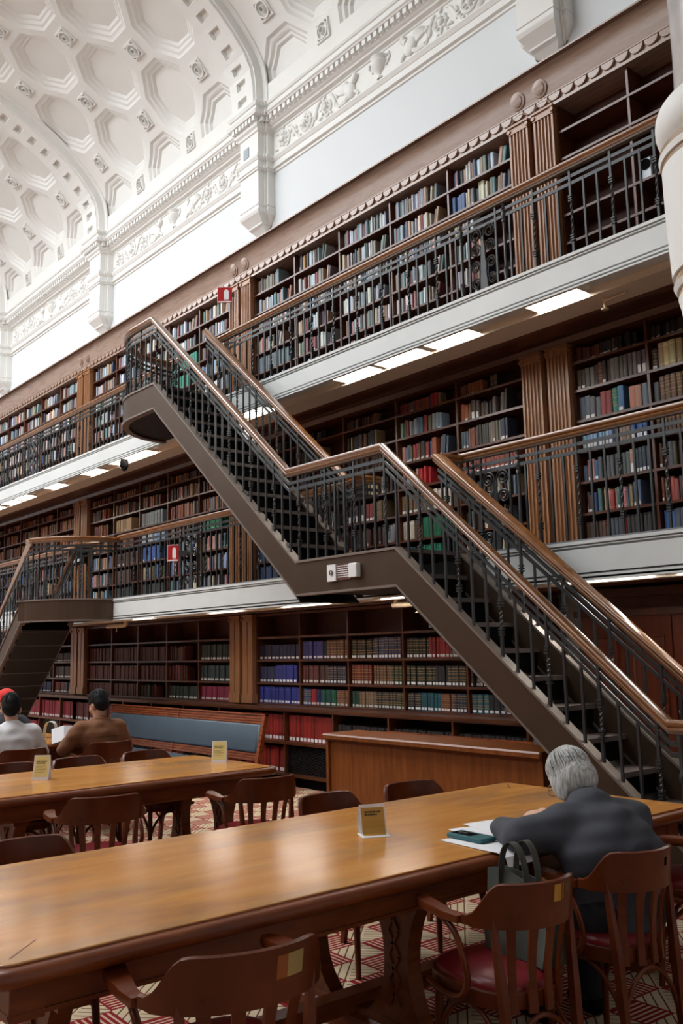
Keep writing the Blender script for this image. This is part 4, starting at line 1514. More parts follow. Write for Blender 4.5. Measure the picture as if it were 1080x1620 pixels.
chairs = []
for i, (x, y, a, l) in enumerate(CH):
    if i == 0:
        proto.location = (x, y, 0)
        proto.rotation_euler = (0, 0, R(a))
        proto['label'] = l
        chairs.append(proto)
    else:
        c_ = dup(proto, (x, y, 0), R(a), l)
        c_.scale = (1, {1: 0.83, 2: 0.80, 8: 0.92}.get(i, 0.95), 1)
        chairs.append(c_)


def back_plate(ch, u0, u1, z0, z1, mat, name, lab=None, r=0.011):
    b = MB()
    rs = []
    for i in range(5):
        u = u0 + (u1 - u0) * i / 4
        a = math.pi + u * 1.22
        row = []
        for z in (z0, z1):
            ln = 0.018 * (z - 0.655) / 0.155
            for e in (0.0112, 0.0135):
                row.append((-0.005 + 0.235 * math.cos(a) + math.cos(a) * (e + ln), 0.275 * math.sin(a) + math.sin(a) * (e + ln), z))
        rs.append([row[0], row[1], row[3], row[2]])
    b.rings(rs, True, True)
    me = b.mesh(name, mat)
    o = bpy.data.objects.new(name, me)
    COL.objects.link(o)
    o.parent = ch
    return o


back_plate(chairs[0], 0.14, 0.24, 0.715, 0.775, plain('copper_plate', rgb(150, 86, 40), 0.4, 0.3), 'name_plate')
back_plate(chairs[0], 0.24, 0.40, 0.715, 0.775, plain('brass_plate_pale', rgb(170, 150, 96), 0.35, 0.4), 'name_plate')
back_plate(chairs[1], 0.10, 0.22, 0.73, 0.785, M['brass'], 'gilt_emblem')
back_plate(chairs[1], 0.245, 0.26, 0.735, 0.785, M['brass'], 'gilt_emblem')
back_plate(chairs[1], 0.29, 0.38, 0.752, 0.782, plain('dull_gilt', rgb(110, 92, 40), 0.4, 0.5), 'gilt_emblem')
back_plate(chairs[2], 0.24, 0.30, 0.735, 0.765, M['black'], 'dark_emblem')


# ---------------------------------------------------------------- benches and desk
def bench(x0, x1, y, face, lab, seat=True):
    """settle with a leaning upholstered back. face -1: seat towards the room"""
    t = thing('upholstered_bench', lab, 'bench', ((x0 + x1) / 2, y, 0), 'blue leather benches')
    lean = 0.22
    zb = 0.345

    def P(x, h, d):
        # point on the leaning back: h up the back from its foot, d out of its face
        return (x, y + face * (0.30 - lean * h + d * 0.97), zb + h + d * lean)

    def slab(x0, x1, h0, h1, d0, d1, b=None):
        b = b or MB()
        return b.hexa([P(x0, h0, d0), P(x1, h0, d0), P(x1, h0, d1), P(x0, h0, d1), P(x0, h1, d0), P(x1, h1, d0), P(x1, h1, d1), P(x0, h1, d1)])
    xm = (x0 + x1) / 2
    for x in (x0, xm - 0.02, x1 - 0.05):
        slab(x, x + (0.05 if x != xm - 0.02 else 0.035), -0.02, 0.515, -0.03, 0.022).build('back_post', M['rail_wood'], t)
    for nm, h0, h1 in (('top_rail', 0.40, 0.50), ('bottom_rail', 0.0, 0.085)):
        for a, b_ in ((x0 + 0.05, xm - 0.02), (xm + 0.015, x1 - 0.05)):
            b = slab(a, b_, h0, h1, -0.02, 0.008)
            k = h0 + 0.006
            while k < h1 - 0.012:
                slab(a, b_, k, k + 0.018, 0.008, 0.018, b)
                k += 0.0285
            b.build(nm, M['rail_wood'], t)
    slab(x0, x1, 0.50, 0.515, -0.035, 0.026).build('cap_rail', M['rail_wood'], t)
    # padded back
    b = MB()
    rs = []
    for e, d in ((0.0, -0.01), (0.0, 0.018), (0.012, 0.03), (0.04, 0.036)):
        rs.append([P(x0 + 0.052 + e, 0.088 + e * .6, d), P(xm, 0.088 + e * .6, d), P(x1 - 0.052 - e, 0.088 + e * .6, d), P(x1 - 0.052 - e, 0.398 - e * .6, d), P(xm, 0.398 - e * .6, d), P(x0 + 0.052 + e, 0.398 - e * .6, d)])
    b.rings(rs, True, True)
    b.build('back_cushion', M['leather_blue'], t, 40)
    ya, yb = sorted((y + face * 0.36, y + face * 0.82))
    MB().bbox(x0 + 0.02, x1 - 0.02, ya, yb, 0.265, 0.325, 0.02).build('seat_cushion', M['leather_blue'], t)
    b = MB()
    b.box(x0, x1, ya - 0.01, yb + 0.01, 0.20, 0.265)
    b.build('seat_rail', M['rail_wood'], t)
    for x in (x0 + 0.02, xm - 0.03, x1 - 0.08):
        for yy in (ya + 0.02, yb - 0.08):
            MB().box(x, x + 0.06, yy, yy + 0.06, 0, 0.20).build('leg', M['rail_wood'], t)


bench(-12.62, -8.74, 6.36, -1, 'long wooden bench with blue leather back before the low bookcases')
bench(-6.0, -3.98, 5.30, 1, 'wooden bench back just behind the panelled desk')

t = thing('desk', 'panelled wooden desk front with thick top under the stair', 'desk', (-5.05, 5.0, 0))
MB().bbox(-6.205, -3.90, 4.94, 5.36, 0.835, 0.875, 0.012).build('desk_top', M['rail_wood2'] if 'rail_wood2' in M else M['panel_wood'], t)
MB().box(-6.17, -3.94, 5.0, 5.03, 0.0, 0.835).build('front_panel', M['panel_wood'], t)
for x in (-6.19, -3.95):
    MB().box(x, x + 0.03, 4.98, 5.34, 0, 0.835).build('end_panel', M['panel_wood'], t)
MB().box(-6.17, -3.94, 4.985, 5.0, 0.0, 0.10).build('kick_board', M['panel_wood'], t)
MB().box(-6.18, -3.93, 4.975, 5.0, 0.815, 0.835).build('top_moulding', M['panel_wood'], t)


# ---------------------------------------------------------------- cards, papers, phone, book, bag
def text_lines(b, f, rows, r):
    """rows of small dashes standing for print; f maps (u, v) on the card to a point and its neighbour"""
    for v0, v1, u0, u1 in rows:
        u = u0
        while u < u1:
            w = r.uniform(0.025, 0.09)
            e = min(u + w, u1)
            b.quad(f(u, v0), f(e, v0), f(e, v1), f(u, v1))
            u = e + 0.02


def tent(x, y, rz, w, h, d, lab, curve=0.0):
    """folded card: printed front leaning back, curved plain back"""
    t = thing('table_card', lab, 'card', (x, y, 0.761), 'folded notice cards')
    t.rotation_euler = (0, 0, rz)
    o = Vector((x, y, 0.761))

    def F(u, v, e=0.0):
        # front sheet: u across, v up
        return o + Vector((-w / 2 + u * w, -d / 2 + v * d * 0.62 - e, v * h + e * 0.3))
    b = MB()
    n = 6
    b.rings([[F(0, i / n), F(1, i / n), F(1, i / n, -0.0012), F(0, i / n, -0.0012)] for i in range(n + 1)], True, True)
    pf = b.build('front_sheet', M['paper'], t)
    b = MB()
    rs = []
    for i in range(9):
        v = i / 8
        yb = -d / 2 + d * 0.62 + (d * 0.38) * (1 - v) + math.sin(v * math.pi) * curve
        p0, p1 = Vector((-w / 2, yb, v * h)), Vector((w / 2, yb, v * h))
        rs.append([o + p0, o + p1, o + p1 - Vector((0, 0.0012, 0)), o + p0 - Vector((0, 0.0012, 0))])
    b.rings(rs, True, True)
    b.build('back_sheet', M['paper'], t)
    b = MB()
    b.hexa([F(0.07, 0.12, 0.0008), F(0.93, 0.12, 0.0008), F(0.93, 0.12, -0.0003), F(0.07, 0.12, -0.0003), F(0.07, 0.95, 0.0008), F(0.93, 0.95, 0.0008), F(0.93, 0.95, -0.0003), F(0.07, 0.95, -0.0003)])
    b.build('yellow_print', M['paper_yellow'], pf)
    b = MB()
    text_lines(b, lambda u, v: F(u, v, 0.0015), [(0.72, 0.765, 0.17, 0.84), (0.645, 0.69, 0.17, 0.72)], random.Random(2))
    b.build('heading_print', M['ink'], pf)
    b = MB()
    text_lines(b, lambda u, v: F(u, v, 0.0015), [(0.54, 0.555, 0.17, 0.80), (0.50, 0.515, 0.17, 0.62), (0.44, 0.455, 0.17, 0.80), (0.40, 0.415, 0.17, 0.78), (0.31, 0.325, 0.17, 0.68)], random.Random(3))
    b.build('small_print', plain('faint_ink', rgb(150, 122, 62), 0.7), pf)


tent(-6.075, 2.47, R(52), 0.105, 0.155, 0.075, 'yellow printed folded card standing alone on the second table', 0.006)
tent(-5.995, 3.80, R(50), 0.11, 0.15, 0.085, 'pale folded card at the corner of the second table', 0.014)

# bent card on the nearest table: foot lies flat, sheet rises in a curve
t = thing('table_card', 'bent yellow card on a white foot, alone on the table with the papers', 'card', (-3.12, 2.77, 0.761), 'folded notice cards')
t.rotation_euler = (0, 0, R(62))
o = Vector((-3.12, 2.77, 0.761))
w = 0.115
pr = [(-0.055, 0.002), (-0.03, 0.002), (-0.012, 0.008), (-0.002, 0.03), (0.004, 0.06), (0.016, 0.09), (0.022, 0.112), (0.024, 0.124)]
b = MB()
b.rings([[o + Vector((-w / 2, a, z)), o + Vector((w / 2, a, z)), o + Vector((w / 2, a + 0.0012, z + 0.0006)), o + Vector((-w / 2, a + 0.0012, z + 0.0006))] for a, z in pr], True, True)
pf = b.build('front_sheet', M['paper'], t)
b = MB()
q = [(a - 0.0012, z + 0.0004) for a, z in pr]
b.rings([[o + Vector((-w / 2 + 0.006, a, z)), o + Vector((w / 2 - 0.006, a, z)), o + Vector((w / 2 - 0.006, a + 0.0008, z + 0.0002)), o + Vector((-w / 2 + 0.006, a + 0.0008, z + 0.0002))] for a, z in q[1:-1]], True, True)
b.build('yellow_print', plain('ochre_card', rgb(190, 142, 58), 0.6, var=0.06), pf)
b = MB()
for z0, z1, u1 in ((0.092, 0.098, 0.8), (0.081, 0.087, 0.66)):
    u = 0.18
    k = 0
    while u < u1:
        e = min(u + (0.09, 0.05, 0.12)[k % 3], u1)
        k += 1
        f = lambda uu, zz: o + Vector((-w / 2 + uu * w, 0.016 + (zz - 0.095) * 0.27 - 0.0028, zz))
        b.quad(f(u, z0), f(e, z0), f(e, z1), f(u, z1))
        u = e + 0.025
b.build('heading_print', M['ink'], pf)
b = MB()
rs = []
for i in range(9):
    v = i / 8
    a = 0.026 + 0.034 * math.sin(v * math.pi) + (0.012 * v)
    z = 0.124 * (1 - v) + 0.002
    rs.append([o + Vector((-w / 2, a, z)), o + Vector((w / 2, a, z)), o + Vector((w / 2, a - 0.0012, z)), o + Vector((-w / 2, a - 0.0012, z))])
b.rings(rs, True, True)
b.build('back_sheet', M['paper'], t)
b = MB()
b.box(o.x - w / 2 - 0.005, o.x + w / 2 + 0.005, o.y - 0.06, o.y + 0.05, 0.7605, 0.7625)
b.build('foot_sheet', M['paper'], t)

# arched card on the far table
t = thing('table_card', 'white card bent into an arch on the far readers table', 'card', (-9.13, 3.79, 0.761), 'folded notice cards')
t.rotation_euler = (0, 0, R(52))
o = Vector((-9.13, 3.79, 0.761))
for nm, k0, k1, mt in (('front_sheet', 0, 9, plain('cream_card', rgb(236, 228, 190), 0.6)), ('back_sheet', 9, 18, M['paper'])):
    rs = []
    for k in range(k0, k1 + 1):
        f = k / 18
        a = math.pi * (1 - f)
        x = 0.062 * math.copysign(abs(math.cos(a)) ** 0.6, math.cos(a))
        z = 0.155 * abs(math.sin(a)) ** 0.8
        rs.append([o + Vector((x, -0.05, z)), o + Vector((x, 0.05, z)), o + Vector((x * 0.97, 0.05, z - 0.0015)), o + Vector((x * 0.97, -0.05, z - 0.0015))])
    MB().rings(rs, True, True).build(nm, mt, t)

# open sheets under the reader's arm, one hanging over the edge
b = MB()
def sheet(pts, nm, z):
    return pts
t = thing('paper_sheets', 'white sheets of paper by the reader, one drooping over the table edge', 'paper', (-2.75, 3.05, 0.761))
b = MB()
A = [(-2.83, 2.885), (-2.56, 2.86), (-2.50, 2.865), (-2.462, 2.87), (-2.455, 2.875)]
Bq = [(-2.83, 3.05), (-2.57, 3.04), (-2.50, 3.04), (-2.466, 3.04), (-2.458, 3.04)]
zz_ = [0.7615, 0.7625, 0.762, 0.748, 0.712]
b.rings([[(a[0], a[1], z), (c[0], c[1], z), (c[0], c[1], z + 0.0012), (a[0], a[1], z + 0.0012)] for a, c, z in zip(A, Bq, zz_)], True, True)
b.build('loose_sheet', M['paper'], t)
b = MB()
b.prism([(-2.96, 3.07), (-2.68, 2.99), (-2.62, 3.20), (-2.90, 3.30)], 'z', 0.764, 0.7655)
b.prism([(-2.99, 3.20), (-2.72, 3.12), (-2.66, 3.33), (-2.95, 3.42)], 'z', 0.7662, 0.7675)
b.build('open_pages', M['paper'], t)
b = MB()
c0 = Vector((-2.70, 3.17, 0.7683))
b.obox(c0, Vector((0.95, -0.3, 0)), Vector((0.3, 0.95, 0)), (0, 0, 1), 0.05, 0.002, 0.0004)
b.obox(c0 + Vector((-0.045, 0.03, 0)), Vector((0.3, 0.95, 0)), Vector((-0.95, 0.3, 0)), (0, 0, 1), 0.03, 0.002, 0.0004)
b.build('printed_box', M['ink'], t)

t = thing('phone', 'teal phone in a chunky case lying on the white papers', 'phone', (-2.745, 2.975, 0.7635))
ax = Vector((0.985, -0.05, 0)).normalized()
ay = Vector((-ax.y, ax.x, 0))
o = Vector((-2.745, 2.985, 0.7655))
b = MB()
pts = []
for cx, cy, a in ((0.092, -0.036, 270), (0.092, 0.036, 0), (-0.092, 0.036, 90), (-0.092, -0.036, 180)):
    for k in range(5):
        q = R(a + 22.5 * k)
        pts.append((cx + 0.012 * math.cos(q), cy + 0.012 * math.sin(q)))
b.rings([[o + ax * x * s + ay * y * s + Vector((0, 0, z)) for x, y in pts] for s, z in ((0.97, 0), (1, 0.003), (1, 0.014), (0.97, 0.017))], True, True)
b.build('case', M['teal'], t, 40)
b = MB().obox(o + ax * -0.035 + Vector((0, 0, 0.0175)), ax, ay, (0, 0, 1), 0.055, 0.027, 0.001)
b.build('camera_window', M['glass_dark'], t)
b = MB()
for k in (0, 1):
    b.lathe(o + ax * (-0.06 + 0.028 * k) + Vector((0, 0, 0.0185)), [(0.011, 0), (0.011, 0.002), (0.006, 0.0025)], 14)
b.build('camera_lens', M['steel'], t)

# canvas tote on the seat of the second chair
chB = Vector((-2.25, 2.58, 0))
fB = Vector((math.cos(R(167)), math.sin(R(167)), 0))
sB = Vector((-fB.y, fB.x, 0))
t = thing('tote_bag', 'olive grey canvas tote bag standing on the red seat', 'bag', (chB.x, chB.y, 0.488))
base = chB + Vector((0, 0, 0.486)) - fB * 0.0 - sB * 0.10


def bagpt(u, v, d):
    # u across -1..1, v up 0..1, d thickness -1..1
    w = 0.155 * (1 + 0.03 * math.sin(v * 5))
    th = 0.055 * (1 - 0.55 * v) + 0.006 * math.sin(u * 4 + v * 3)
    return base + fB * (u * w) + sB * (d * th + 0.012 * math.sin(u * 2.2)) + Vector((0, 0, v * 0.27 + 0.012 * math.sin(u * 3) * v))


b = MB()
rs = []
for i in range(9):
    v = i / 8
    ring = [bagpt(-1 + 2 * k / 8, v, -1) for k in range(9)] + [bagpt(1 - 2 * k / 8, v, 1) for k in range(9)]
    rs.append(ring)
for i in range(3):
    v = 1 - i * 0.12
    rs.append([p for p in [bagpt((-1 + 2 * k / 8) * 0.96, v, -0.8) for k in range(9)] + [bagpt((1 - 2 * k / 8) * 0.96, v, 0.8) for k in range(9)]])
b.rings(rs, True, False)
b.build('bag_body', M['bag'], t, 60)
for d in (-1, 1):
    for k in (0,):
        pts = []
        for i in range(15):
            f = i / 14
            a = math.pi * f
            u = -0.42 * math.cos(a)
            pts.append(base + fB * (u * 0.155 * (1 if d < 0 else 1.15)) + sB * (d * 0.03 + 0.004) + Vector((0, 0, 0.22 + 0.165 * math.sin(a) ** 0.75)))
        b = MB()
        rs = []
        for p in pts:
            rs.append([p - sB * 0.0015 - fB * 0.0, p + sB * 0.0015])
        b = MB()
        ring = []
        for i, p in enumerate(pts):
            tn = (pts[min(14, i + 1)] - pts[max(0, i - 1)]).normalized()
            nrm = Vector((0, 0, 1)).cross(sB)
            wdt = sB * 0.013
            th = tn.cross(sB).normalized() * 0.0015
            ring.append([p - wdt - th, p + wdt - th, p + wdt + th, p - wdt + th])
        b.rings(ring, True, True)
        b.build('handle', M['bag'], t, 60)


# ---------------------------------------------------------------- people
def blob(name, prims, voxel, mat, parent, smooth=6, M4=None, noise=None):
    """one continuous skin grown over tapered limbs and ellipsoids"""
    b = MB()
    for p in prims:
        if p[0] == 'c':
            _, p0, q0, p1, q1 = p
            p0, p1 = Vector(p0), Vector(p1)
            n = 6
            b.tube([p0.lerp(p1, i / n) for i in range(n + 1)], [q0 + (q1 - q0) * i / n for i in range(n + 1)], 14)
            b.ell(p0, (q0,) * 3, None, 14, 8)
            b.ell(p1, (q1,) * 3, None, 14, 8)
        else:
            b.ell(p[1], p[2], p[3] if len(p) > 3 else None, 18, 12)
    if M4 is not None:
        b.v = [tuple(M4 @ Vector(v)) for v in b.v]
    me = b.mesh(name, mat, origin(parent))
    o = bpy.data.objects.new(name, me)
    COL.objects.link(o)
    r = o.modifiers.new('r', 'REMESH')
    r.mode = 'VOXEL'
    r.voxel_size = voxel
    r.use_smooth_shade = True
    s = o.modifiers.new('s', 'SMOOTH')
    s.iterations = smooth
    s.factor = 0.5
    bpy.context.view_layer.update()
    dg = bpy.context.evaluated_depsgraph_get()
    m2 = bpy.data.meshes.new_from_object(o.evaluated_get(dg))
    o.modifiers.clear()
    o.data = m2
    m2.name = name
    if noise:
        # soft cloth folds: amplitude, direction, frequency
        amp, fr, axis = noise
        inv = M4.inverted() if M4 is not None else Matrix.Identity(4)
        off = origin(parent)
        for v in m2.vertices:
            w = inv @ (v.co + off)
            k = math.sin(w.z * fr + 3 * math.sin(w.y * 9 + w.x * 5)) * math.sin(w.y * fr * 0.35 + 1.3) + 0.5 * math.sin(w.z * fr * 1.9 + w.x * 20)
            v.co += v.normal * amp * k
    m2.materials.clear()
    m2.materials.append(mat)
    for p in m2.polygons:
        p.use_smooth = True
    o.parent = parent
    return o


def ry(a):
    return Matrix.Rotation(R(a), 3, 'Y')


def hand(prims, wrist, dirv, side, up=Vector((0, 0, 1)), curl=0.5):
    """palm, four bent fingers and a thumb; dirv points to the fingertips, side to the thumb"""
    w, d, s = Vector(wrist), Vector(dirv).normalized(), Vector(side).normalized()
    n = d.cross(s).normalized()
    if n.z > 0:
        n = -n
    palm = w + d * 0.05
    for k, f in enumerate((-0.030, -0.010, 0.010, 0.030)):
        prims.append(('c', w + s * f * 0.5 - d * 0.0, 0.017, w + d * 0.085 + s * f, 0.0115))
        L = (0.062, 0.075, 0.08, 0.072)[k]
        b0 = w + d * 0.088 + s * f
        b1 = b0 + d * L * 0.5 + n * curl * 0.018
        b2 = b1 + d * L * 0.38 + n * curl * 0.035
        prims.append(('c', b0, 0.0095, b1, 0.0085))
        prims.append(('c', b1, 0.0085, b2, 0.0070))
    t0 = w + d * 0.028 + s * 0.026
    t1 = t0 + s * 0.028 + d * 0.028
    t2 = t1 + d * 0.03 + s * 0.006 + n * 0.006
    prims.append(('c', t0, 0.0135, t1, 0.010))
    prims.append(('c', t1, 0.010, t2, 0.008))


def head_prims(c, fwd, pitch):
    """skull, jaw, nose, brow, ears in a frame tipped forward by pitch degrees"""
    Rm = Matrix.Rotation(R(pitch), 3, 'Y')
    c = Vector(c)

    def p(x, y, z):
        return c + Rm @ Vector((x, y, z))
    out = [('e', p(-0.012, 0, 0.03), (0.094, 0.074, 0.092), Rm), ('e', p(0.035, 0, -0.03), (0.058, 0.058, 0.078), Rm), ('e', p(0.052, 0, -0.085), (0.034, 0.036, 0.026), Rm),
           ('c', p(0.088, 0, 0.012), 0.009, p(0.108, 0, -0.026), 0.013), ('e', p(0.098, 0, -0.026), (0.014, 0.018, 0.010), Rm),
           ('e', p(0.078, 0, 0.028), (0.014, 0.052, 0.010), Rm), ('e', p(0.084, 0, -0.060), (0.010, 0.024, 0.006), Rm), ('e', p(0.083, 0, -0.072), (0.010, 0.020, 0.007), Rm)]
    for s in (-1, 1):
        out.append(('e', p(0.064, s * 0.042, -0.018), (0.020, 0.022, 0.020), Rm))
        out.append(('e', p(-0.004, s * 0.077, -0.012), (0.020, 0.008, 0.032), Rm))
        out.append(('e', p(0.002, s * 0.080, 0.002), (0.014, 0.010, 0.014), Rm))
    return out, p, Rm


def strands(name, p, Rm, gen, mat, parent, M4, n, r=0.0032, seed=1):
    b = MB()
    rr = random.Random(seed)
    for i in range(n):
        pts, w = gen(rr)
        b.tube([tuple(M4 @ p(*q)) for q in pts], [r * w * (1 - 0.6 * k / (len(pts) - 1)) for k in range(len(pts))], 5)
    return b.build(name, mat, parent, 60)


def eyes(parent, p, M4, mat_iris):
    for s in (-1, 1):
        c = M4 @ p(0.078, s * 0.031, 0.006)
        b = MB().ell(c, (0.0115,) * 3, None, 12, 8)
        e = b.build('eye', M['white_enamel'], parent, 60)
        d = (M4 @ p(0.09, s * 0.031, 0.004)) - c
        b = MB().ell(c + d * 0.65, (0.0055,) * 3, None, 10, 6)
        b.build('iris', M['black'], e, 60)


def base4(x, y, deg):
    m_ = Matrix.Rotation(R(deg), 4, 'Z')
    m_.translation = Vector((x, y, 0))
    return m_


# --- grey-haired reader, bent over her papers
W = base4(-2.20, 3.27, 164) @ Matrix.Diagonal((1, 1, 0.945, 1))
wp = thing('person', 'grey-haired person in a charcoal sweater with glasses, bent over papers at the table', 'person', (-2.20, 3.27, 0), 'seated readers')
HC = (0.330, -0.02, 1.045)
hp, P_, RM = head_prims(HC, None, 38)
body = list(hp)
body += [('c', (0.20, 0.0, 0.91), 0.05, (0.275, -0.015, 1.0), 0.048)]
body += [('c', (0.05, 0, 0.56), 0.13, (0.09, 0, 0.74), 0.13), ('c', (0.08, 0, 0.74), 0.13, (0.15, 0, 0.84), 0.10)]
for s in (-1, 1):
    body += [('c', (0.12, s * 0.09, 0.54), 0.075, (0.42, s * 0.12, 0.50), 0.065), ('c', (0.42, s * 0.12, 0.50), 0.058, (0.40, s * 0.12, 0.10), 0.045), ('c', (0.39, s * 0.12, 0.05), 0.04, (0.53, s * 0.14, 0.035), 0.03)]
EL, WLp = (0.19, 0.35, 0.855), (0.405, 0.30, 0.852)
ER, WRp = (0.36, -0.30, 0.852), (0.52, -0.06, 0.848)
for s, e, w_ in ((1, EL, WLp), (-1, ER, WRp)):
    body += [('c', (0.155, s * 0.17, 0.87), 0.052, e, 0.046), ('c', e, 0.044, w_, 0.028)]
hp_ = []
hand(hp_, WLp, (0.75, -0.5, 0.02), (-0.3, -0.8, 0.3))
hand(hp_, WRp, (0.6, 0.35, 0.02), (0.5, -0.6, 0.3))
body += hp_
blob('body', body, 0.0085, M['skin'], wp, 3, W)
sh = [('c', (0.05, 0, 0.50), 0.155, (0.085, 0, 0.68), 0.165), ('c', (0.085, 0, 0.68), 0.165, (0.125, 0, 0.83), 0.165), ('c', (0.125, 0.0, 0.83), 0.150, (0.18, 0.0, 0.92), 0.115),
      ('e', (0.07, 0, 0.60), (0.150, 0.215, 0.16)), ('e', (0.07, 0, 0.77), (0.160, 0.245, 0.18), ry(30)), ('e', (0.13, 0, 0.86), (0.125, 0.215, 0.105), ry(40)), ('c', (0.17, -0.15, 0.885), 0.098, (0.17, 0.15, 0.885), 0.098), ('c', (0.19, 0.0, 0.93), 0.095, (0.225, -0.01, 0.965), 0.072)]
for s, e, w_ in ((1, EL, WLp), (-1, ER, WRp)):
    ev, wv = Vector(e), Vector(w_)
    sh += [('c', (0.16, s * 0.18, 0.875), 0.100, e, 0.078), ('c', e, 0.074, ev.lerp(wv, 0.92), 0.056)]
blob('sweater', sh, 0.012, M['shirt_charcoal'], wp, 16, W, (0.0045, 42, 0))
tr = [('e', (0.06, 0, 0.53), (0.15, 0.19, 0.09))]
for s in (-1, 1):
    tr += [('c', (0.04, s * 0.10, 0.55), 0.115, (0.42, s * 0.125, 0.505), 0.082), ('c', (0.42, s * 0.125, 0.505), 0.08, (0.40, s * 0.12, 0.11), 0.062)]
blob('trousers', tr, 0.014, M['trouser'], wp, 5, W)
for s in (-1, 1):
    blob('shoe', [('c', (0.38, s * 0.12, 0.045), 0.045, (0.55, s * 0.14, 0.035), 0.034)], 0.01, M['black'], wp, 3, W)
hb = [('e', P_(-0.022, 0, 0.045), (0.098, 0.084, 0.096), RM), ('e', P_(-0.052, 0, -0.012), (0.080, 0.088, 0.092), RM),
      ('e', P_(0.0, 0.072, -0.02), (0.050, 0.024, 0.080), RM), ('e', P_(0.0, -0.072, -0.02), (0.050, 0.024, 0.080), RM)]
hr = blob('hair', hb, 0.008, M['hair_grey'], wp, 3, W)


def bob(rr):
    # from the crown, over the skull and down to a chin-length hem
    a = rr.uniform(-2.85, 2.85)
    back = abs(a) / math.pi
    L = rr.uniform(0.80, 0.95)
    pts = []
    for k in range(7):
        f = k / 6
        th = f * 1.75 * L
        rx, ryy, rz_ = 0.102 + 0.006 * rr.random(), 0.091 + 0.004 * rr.random(), 0.100
        x = -0.022 - rx * math.sin(min(th, 1.57)) * math.cos(a) * (-1 if True else 1) * -1
        x = -0.022 + rx * math.sin(min(th, 1.6)) * (-math.cos(a))
        y = ryy * math.sin(min(th, 1.6)) * math.sin(a)
        z = 0.045 + rz_ * math.cos(min(th, 1.57)) - max(0, th - 1.45) * 0.30
        if th > 1.5:
            x += (th - 1.5) * 0.03
            y *= 0.985
        pts.append((x, y, z))
    return pts, rr.uniform(0.7, 1.5)


strands('locks', P_, RM, bob, M['hair_grey'], hr, W, 230, 0.0040, 4)
eyes(wp, P_, W, None)
g = MB()
for s in (-1, 1):
    g.tube([W @ P_(0.112 + 0.003 * math.sin(a), s * (0.034 + 0.024 * math.cos(a)), 0.0 + 0.018 * math.sin(a)) for a in [2 * math.pi * k / 16 for k in range(17)]], 0.0016, 6)
    g.tube([W @ P_(*q) for q in ((0.112, s * 0.058, 0.006), (0.06, s * 0.080, 0.008), (0.0, s * 0.088, 0.006))], 0.0016, 6)
g.tube([W @ P_(*q) for q in ((0.114, -0.011, 0.004), (0.118, 0, 0.007), (0.114, 0.011, 0.004))], 0.0014, 6)
g.build('glasses', M['steel'], wp, 60)


